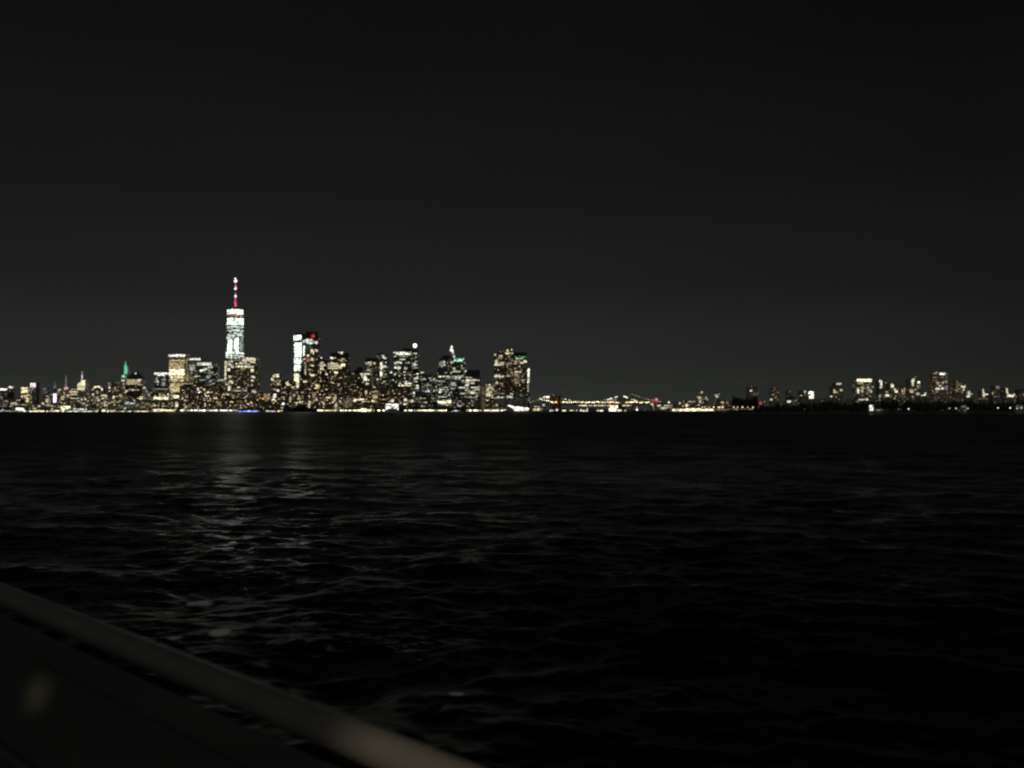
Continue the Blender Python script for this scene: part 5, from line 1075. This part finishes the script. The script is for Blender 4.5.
# ---------------------------------------------------------------- water
def water():
    h, f = CAM_Z, F
    inv = np.arange(470, 6, -0.62)
    rad = h * f / inv
    rad = np.concatenate([[1.2, 3, 6, 9.5], rad[rad > 11], np.geomspace(1150, 45000, 60)])
    a_mid = np.linspace(math.radians(-41), math.radians(41), 760)
    a_l = np.linspace(math.radians(-180), math.radians(-41.5), 110)
    ang = np.concatenate([a_l, a_mid, -a_l[::-1]])
    Rr, An = np.meshgrid(rad, ang, indexing="ij")
    X, Y = Rr * np.sin(An), Rr * np.cos(An)
    dr = np.gradient(rad)[:, None]
    rng = np.random.default_rng(5)
    Z = np.zeros_like(X); DX = np.zeros_like(X); DY = np.zeros_like(X)
    M = 120
    lam = np.exp(rng.uniform(math.log(.55), math.log(20), M))
    th = rng.normal(math.radians(-100), math.radians(38), M)
    ph = rng.uniform(0, 2 * math.pi, M)
    # uneven gusts: patches of rougher and calmer water
    gust = .72 + .28 * np.sin(X * .071 + 1.3 * np.sin(Y * .031)) * np.sin(Y * .052 + .6 * np.sin(X * .043 + 2))
    for l, t, p in zip(lam, th, ph):
        k = 2 * math.pi / l
        slope = .030 if l < 3.5 else (.017 if l < 9 else .009)
        a = slope / k
        fade = np.clip(l / (2.6 * dr) - .35, 0, 1)
        q = k * (X * math.cos(t) + Y * math.sin(t)) + p
        am = a * fade * (gust if l < 6 else 1)
        Z += am * np.cos(q)
        DX -= am * math.cos(t) * np.sin(q) * .8
        DY -= am * math.sin(t) * np.sin(q) * .8
    Xw, Yw = X + DX, Y + DY
    co = np.stack([Xw, Yw, Z], -1).reshape(-1, 3)
    nr, na = X.shape
    idx = np.arange(nr * na).reshape(nr, na)
    a, b, c, d = idx[:-1, :-1], idx[:-1, 1:], idx[1:, 1:], idx[1:, :-1]
    quads = np.stack([a, d, c, b], -1).reshape(-1, 4)
    me = bpy.data.meshes.new("water")
    me.vertices.add(len(co)); me.vertices.foreach_set("co", co.astype(np.float32).ravel())
    me.loops.add(quads.size); me.loops.foreach_set("vertex_index", quads.astype(np.int32).ravel())
    me.polygons.add(len(quads))
    me.polygons.foreach_set("loop_start", np.arange(0, quads.size, 4, dtype=np.int32))
    me.polygons.foreach_set("use_smooth", np.ones(len(quads), dtype=bool))
    me.update(); me.validate()
    m, nt, out = new_mat("sea_water")
    L = nt.links
    b = N(nt, "ShaderNodeBsdfPrincipled")
    ge = N(nt, "ShaderNodeNewGeometry")
    b.inputs["IOR"].default_value = 1.33
    # ripples too small for the mesh: a spread of surface slopes at three wavelengths
    acc = None
    for sc, amt in ((.17, .14), (.62, .36), (2.4, .46)):
        mp = N(nt, "ShaderNodeMapping"); mp.inputs["Scale"].default_value = (sc * .7, sc * 1.25, sc)
        mp.inputs["Rotation"].default_value = (0, 0, .25 + sc * .13)
        L.new(ge.outputs["Position"], mp.inputs[0])
        no = N(nt, "ShaderNodeTexNoise"); no.inputs["Scale"].default_value = 1.0; no.inputs["Detail"].default_value = 2.5; no.inputs["Distortion"].default_value = .4
        L.new(mp.outputs[0], no.inputs["Vector"])
        sb = N(nt, "ShaderNodeVectorMath", operation="SUBTRACT"); sb.inputs[1].default_value = (.5, .5, .5)
        L.new(no.outputs["Color"], sb.inputs[0])
        ml = N(nt, "ShaderNodeVectorMath", operation="MULTIPLY"); ml.inputs[1].default_value = (amt, amt * 1.15, 0)
        L.new(sb.outputs[0], ml.inputs[0])
        if acc is None: acc = ml.outputs[0]
        else:
            ad_ = N(nt, "ShaderNodeVectorMath", operation="ADD"); L.new(acc, ad_.inputs[0]); L.new(ml.outputs[0], ad_.inputs[1]); acc = ad_.outputs[0]
    ad_ = N(nt, "ShaderNodeVectorMath", operation="ADD"); L.new(acc, ad_.inputs[0]); L.new(ge.outputs["Normal"], ad_.inputs[1])
    nm_ = N(nt, "ShaderNodeVectorMath", operation="NORMALIZE"); L.new(ad_.outputs[0], nm_.inputs[0])
    L.new(nm_.outputs[0], b.inputs["Normal"])
    # streaks of foam in the ship's wash
    sep = N(nt, "ShaderNodeSeparateXYZ"); L.new(ge.outputs["Position"], sep.inputs[0])
    def patch(cx, cy, rx, ry):
        dx = math_n(nt, "DIVIDE", math_n(nt, "SUBTRACT", sep.outputs[0], cx), rx)
        dy = math_n(nt, "DIVIDE", math_n(nt, "SUBTRACT", sep.outputs[1], cy), ry)
        d2 = math_n(nt, "ADD", math_n(nt, "MULTIPLY", dx, dx), math_n(nt, "MULTIPLY", dy, dy))
        return math_n(nt, "MAXIMUM", math_n(nt, "SUBTRACT", 1.0, d2), 0.0)
    area = patch(-8.6, 28.5, 4.2, 3.2)
    for q in ((-3.4, 27.5, 4.6, 2.6), (-9.2, 23.6, 3.0, 1.0), (-10.2, 34.5, 3.6, 1.4)):
        area = math_n(nt, "MAXIMUM", area, math_n(nt, "MULTIPLY", patch(*q), .8))
    flecks = patch(-9.75, 28.1, .5, .62)
    for q in ((-1.5, 22.3, .34, .4), (-12.4, 33.6, .7, .6), (-10.9, 27.2, .35, .4), (-7.2, 30.4, .3, .3)):
        flecks = math_n(nt, "MAXIMUM", flecks, patch(*q))
    mp = N(nt, "ShaderNodeMapping"); mp.inputs["Scale"].default_value = (.5, 1.25, 1); mp.inputs["Rotation"].default_value = (0, 0, -.15)
    L.new(ge.outputs["Position"], mp.inputs[0])
    no = N(nt, "ShaderNodeTexNoise"); no.inputs["Scale"].default_value = 1.3; no.inputs["Detail"].default_value = 12; no.inputs["Roughness"].default_value = .74; no.inputs["Distortion"].default_value = .25
    L.new(mp.outputs[0], no.inputs["Vector"])
    th_ = math_n(nt, "SUBTRACT", .66, math_n(nt, "MULTIPLY", area, .2))
    fm = N(nt, "ShaderNodeMapRange"); fm.inputs["From Min"].default_value = 0; fm.inputs["From Max"].default_value = .22
    L.new(math_n(nt, "SUBTRACT", no.outputs["Fac"], th_), fm.inputs["Value"])
    foam = math_n(nt, "MULTIPLY", fm.outputs[0], math_n(nt, "MINIMUM", math_n(nt, "MULTIPLY", area, 2.5), .75))
    fk = N(nt, "ShaderNodeMapRange"); fk.inputs["From Min"].default_value = .45; fk.inputs["From Max"].default_value = .62
    L.new(math_n(nt, "ADD", no.outputs["Fac"], math_n(nt, "MULTIPLY", math_n(nt, "SUBTRACT", flecks, .55), .35)), fk.inputs["Value"])
    foam = math_n(nt, "MAXIMUM", foam, math_n(nt, "MULTIPLY", fk.outputs[0], math_n(nt, "MINIMUM", math_n(nt, "MULTIPLY", flecks, 3.0), 1.0)))
    mx = N(nt, "ShaderNodeMix", data_type="RGBA")
    L.new(foam, mx.inputs[0])
    mx.inputs[6].default_value = (.003, .0045, .005, 1); mx.inputs[7].default_value = (.66, .68, .66, 1)
    L.new(mx.outputs[2], b.inputs["Base Color"])
    # gusts roughen patches of the open harbour; roughness is also raised with distance from the viewer to dim far reflections
    gu = N(nt, "ShaderNodeTexNoise"); gu.inputs["Scale"].default_value = .022; gu.inputs["Detail"].default_value = 5; gu.inputs["Roughness"].default_value = .7
    L.new(ge.outputs["Position"], gu.inputs["Vector"])
    dist = N(nt, "ShaderNodeVectorMath", operation="LENGTH"); L.new(ge.outputs["Position"], dist.inputs[0])
    far_rough = N(nt, "ShaderNodeMapRange", interpolation_type="SMOOTHSTEP")
    far_rough.inputs["From Min"].default_value = 45; far_rough.inputs["From Max"].default_value = 260
    far_rough.inputs["To Min"].default_value = .235; far_rough.inputs["To Max"].default_value = .43
    L.new(dist.outputs["Value"], far_rough.inputs["Value"])
    near_rough = N(nt, "ShaderNodeMapRange", interpolation_type="SMOOTHSTEP")       # extra roughness close in, added to dull reflections in the near water
    near_rough.inputs["From Min"].default_value = 24; near_rough.inputs["From Max"].default_value = 52
    near_rough.inputs["To Min"].default_value = .15; near_rough.inputs["To Max"].default_value = 0
    L.new(dist.outputs["Value"], near_rough.inputs["Value"])
    rg = math_n(nt, "ADD", math_n(nt, "ADD", far_rough.outputs[0], near_rough.outputs[0]), math_n(nt, "MULTIPLY", math_n(nt, "SUBTRACT", gu.outputs["Fac"], .5), .5))
    L.new(math_n(nt, "MAXIMUM", math_n(nt, "ADD", rg, math_n(nt, "MULTIPLY", foam, .5)), .12), b.inputs["Roughness"])
    L.new(b.outputs[0], out.inputs[0])
    me.materials.append(m)
    o = bpy.data.objects.new("water", me); COL.objects.link(o)
    tag(o, "dark choppy harbour water with faint reflections of the lit towers", None, None, "structure")
water()

# ---------------------------------------------------------------- the ship under the camera
def ship():
    A = math.atan(962 / F)
    d = Vector((-math.sin(A), math.cos(A), 0)); n = Vector((math.cos(A), math.sin(A), 0))
    root = thing("ferry", (0, 0, 0), "dark ferry deck edge with a pale round handrail crossing the lower left corner", "ferry")
    def P(p, t, z): q = n * p + d * t; return Vector((q.x, q.y, z))
    def bar(p0, p1, t0, t1, z0, z1):
        q = [P(p0, t0, 0), P(p1, t0, 0), P(p1, t1, 0), P(p0, t1, 0)]
        return [(v.x, v.y) for v in q], z0, z1
    E = CAM_Z
    m_rail = simple_mat("worn_rail_paint", (.105, .104, .098), .3, var=.3, scale=6.0, bump=.06)
    m_bul = simple_mat("dark_hull_paint", (.05, .052, .05), .5, var=.4, scale=2.5, bump=.1)
    m_deck = simple_mat("deck_paint", (.06, .065, .06), .7, var=.4, scale=4, bump=.1)
    rail = MB().tube([P(1.044, t, E - .641) for t in np.linspace(-9, 16, 60)], .0355, 20).build("handrail", m_rail, root)
    for p in rail.data.polygons: p.use_smooth = len(p.vertices) == 4
    mb = MB(); mb.prism(*bar(1.02, 1.07, -9, 16, E - 1.75, E - .76)); mb.build("bulwark", m_bul, root)
    mb = MB(); mb.prism(*bar(.99, 1.10, -9, 16, E - .76, E - .748)); mb.build("bulwark_cap", m_bul, root)
    for t in (-7.6, -5.2, -2.8, -.5, 4.15, 6.6, 9.0, 11.4, 13.8):
        c = P(1.044, t, 0)
        MB().cone(c.x, c.y, E - .748, E - .67, .016, .016, 10).build("stanchion", m_rail, root)
    MB().tube([P(1.0, t, E - 1.12) for t in (-9, 16)], .018, 10).build("stringer_pipe", m_bul, root)
    mb = MB(); mb.prism(*bar(-6, 1.02, -9, 16, E - 1.75, E - 1.62)); mb.build("deck", m_deck, root)
    mb = MB(); mb.prism(*bar(-5.8, 1.07, -9, 16, -1.0, E - 1.75)); mb.build("hull", m_bul, root)
    def spot_on_bulwark(px, py):
        q = at(px, py, 1.0) - Vector((0, 0, CAM_Z)); k = 1.02 / q.dot(n)
        return Vector((0, 0, CAM_Z)) + q * k
    # lamp on the deckhouse behind the viewer that lights the near end of the rail
    lp = P(-.9, -.9, E + .95)
    ltag = thing("deck_lamp", lp, "caged deck lamp mounted above the viewer on the ferry", "lamp")
    mbx = MB().cone(0, 0, 0, .10, .09, .05, 14); mbx.build("housing", M_STEEL, ltag)
    mbx = MB().cone(0, 0, .10, .5, .015, .015, 8); mbx.build("bracket", M_STEEL, ltag)
    light_it(MB().ball(0, 0, -.02, .05, 12, 8).build("bulb", M_LIT, ltag), "K", 1.0)
    sd = bpy.data.lights.new("deck_lamp_beam", "SPOT")
    sd.energy = 175
    sd.color = (1, .83, .58)
    sd.spot_size = math.radians(15.5); sd.spot_blend = .5
    sd.shadow_soft_size = .03
    so = bpy.data.objects.new("deck_lamp_beam", sd); COL.objects.link(so)
    so.location = lp + Vector((0, 0, -.12))
    tgt = P(1.044, .86, E - .64)
    s2 = sd.copy(); s2.name = "added_glow_spot"; s2.energy = 430; s2.color = (1, .87, .42); s2.spot_size = math.radians(1.5); s2.spot_blend = 1.0  # separate narrow spot added to make a yellow glow on the bulwark
    o2 = bpy.data.objects.new("added_glow_spot", s2); COL.objects.link(o2); o2.location = so.location
    hit = spot_on_bulwark(37, 694)
    o2.rotation_euler = (hit - o2.location).to_track_quat("-Z", "Y").to_euler()
    so.rotation_euler = (tgt - so.location).to_track_quat("-Z", "Y").to_euler()
ship()

# ---------------------------------------------------------------- night sky and an added dim fill light
w = bpy.data.worlds.new("World")
scene.world = w
w.use_nodes = True
nt = w.node_tree
nt.nodes.clear()
out = nt.nodes.new("ShaderNodeOutputWorld")
bg = nt.nodes.new("ShaderNodeBackground")
sky = nt.nodes.new("ShaderNodeTexSky")
sky.sky_type = "NISHITA"; sky.sun_disc = False
sky.sun_elevation = math.radians(38); sky.sun_rotation = math.radians(200)
tc = nt.nodes.new("ShaderNodeTexCoord")
sp = nt.nodes.new("ShaderNodeSeparateXYZ")
nt.links.new(tc.outputs["Generated"], sp.inputs[0])
el = math_n(nt, "MAXIMUM", sp.outputs[2], 0.0)
cr = nt.nodes.new("ShaderNodeValToRGB")
cr.color_ramp.interpolation = "EASE"
els = cr.color_ramp.elements
def stop(e, pos, c):
    e.position = pos; e.color = (c[0], c[1], c[2], 1)
stop(els[0], 0.0, (.0272, .0296, .0262))
stop(els[1], 1.0, (.0022, .0022, .0024))
for pos, c in ((.07, (.0190, .0202, .0190)), (.16, (.0120, .0127, .0121)), (.28, (.0076, .0077, .0079)), (.42, (.0051, .0051, .0053)), (.65, (.0026, .0026, .0029))):
    stop(els.new(pos), pos, c)
nt.links.new(el, cr.inputs[0])
# city glow is stronger over the downtown side
dt = nt.nodes.new("ShaderNodeVectorMath"); dt.operation = "DOT_PRODUCT"
nt.links.new(tc.outputs["Generated"], dt.inputs[0]); dt.inputs[1].default_value = Vector((-.25, 1, 0)).normalized()
az = nt.nodes.new("ShaderNodeMapRange")
az.inputs["From Min"].default_value = .70; az.inputs["From Max"].default_value = 1.0
az.inputs["To Min"].default_value = .62; az.inputs["To Max"].default_value = 1.03
nt.links.new(dt.outputs["Value"], az.inputs["Value"])
sc_ = nt.nodes.new("ShaderNodeVectorMath"); sc_.operation = "SCALE"
cl = nt.nodes.new("ShaderNodeTexNoise"); cl.inputs["Scale"].default_value = 5; cl.inputs["Detail"].default_value = 4   # thin uneven haze
nt.links.new(tc.outputs["Generated"], cl.inputs["Vector"])
var = math_n(nt, "ADD", .91, math_n(nt, "MULTIPLY", cl.outputs["Fac"], .18))
nt.links.new(cr.outputs[0], sc_.inputs[0]); nt.links.new(math_n(nt, "MULTIPLY", az.outputs[0], var), sc_.inputs["Scale"])
sk = nt.nodes.new("ShaderNodeVectorMath"); sk.operation = "SCALE"; sk.inputs["Scale"].default_value = .00004
nt.links.new(sky.outputs[0], sk.inputs[0])
ad = nt.nodes.new("ShaderNodeVectorMath"); ad.operation = "ADD"
nt.links.new(sc_.outputs[0], ad.inputs[0]); nt.links.new(sk.outputs[0], ad.inputs[1])
nt.links.new(ad.outputs[0], bg.inputs["Color"])
bg.inputs["Strength"].default_value = 1.0
nt.links.new(bg.outputs[0], out.inputs[0])

ld = bpy.data.lights.new("fill_sun", "SUN")  # unseen dim sun lamp, added to brighten walls, rail and foam
ld.energy = 0.2; ld.angle = math.radians(.5); ld.color = (1, .97, .92)
fill_sun = bpy.data.objects.new("fill_sun", ld); COL.objects.link(fill_sun)
fill_sun.rotation_euler = Vector((.25, .75, -.62)).to_track_quat("-Z", "Y").to_euler()

# ---------------------------------------------------------------- render settings
vs = scene.view_settings
vs.view_transform = "Standard"; vs.look = "None"; vs.exposure = 0; vs.gamma = 1; vs.use_curve_mapping = False
scene.render.engine = "CYCLES"
scene.cycles.pixel_filter_type = "BLACKMAN_HARRIS"
scene.cycles.filter_width = 2.1
scene.cycles.max_bounces = 4
scene.cycles.diffuse_bounces = 1
scene.cycles.glossy_bounces = 2
scene.cycles.caustics_reflective = False
scene.cycles.use_denoising = True
scene.cycles.use_adaptive_sampling = False
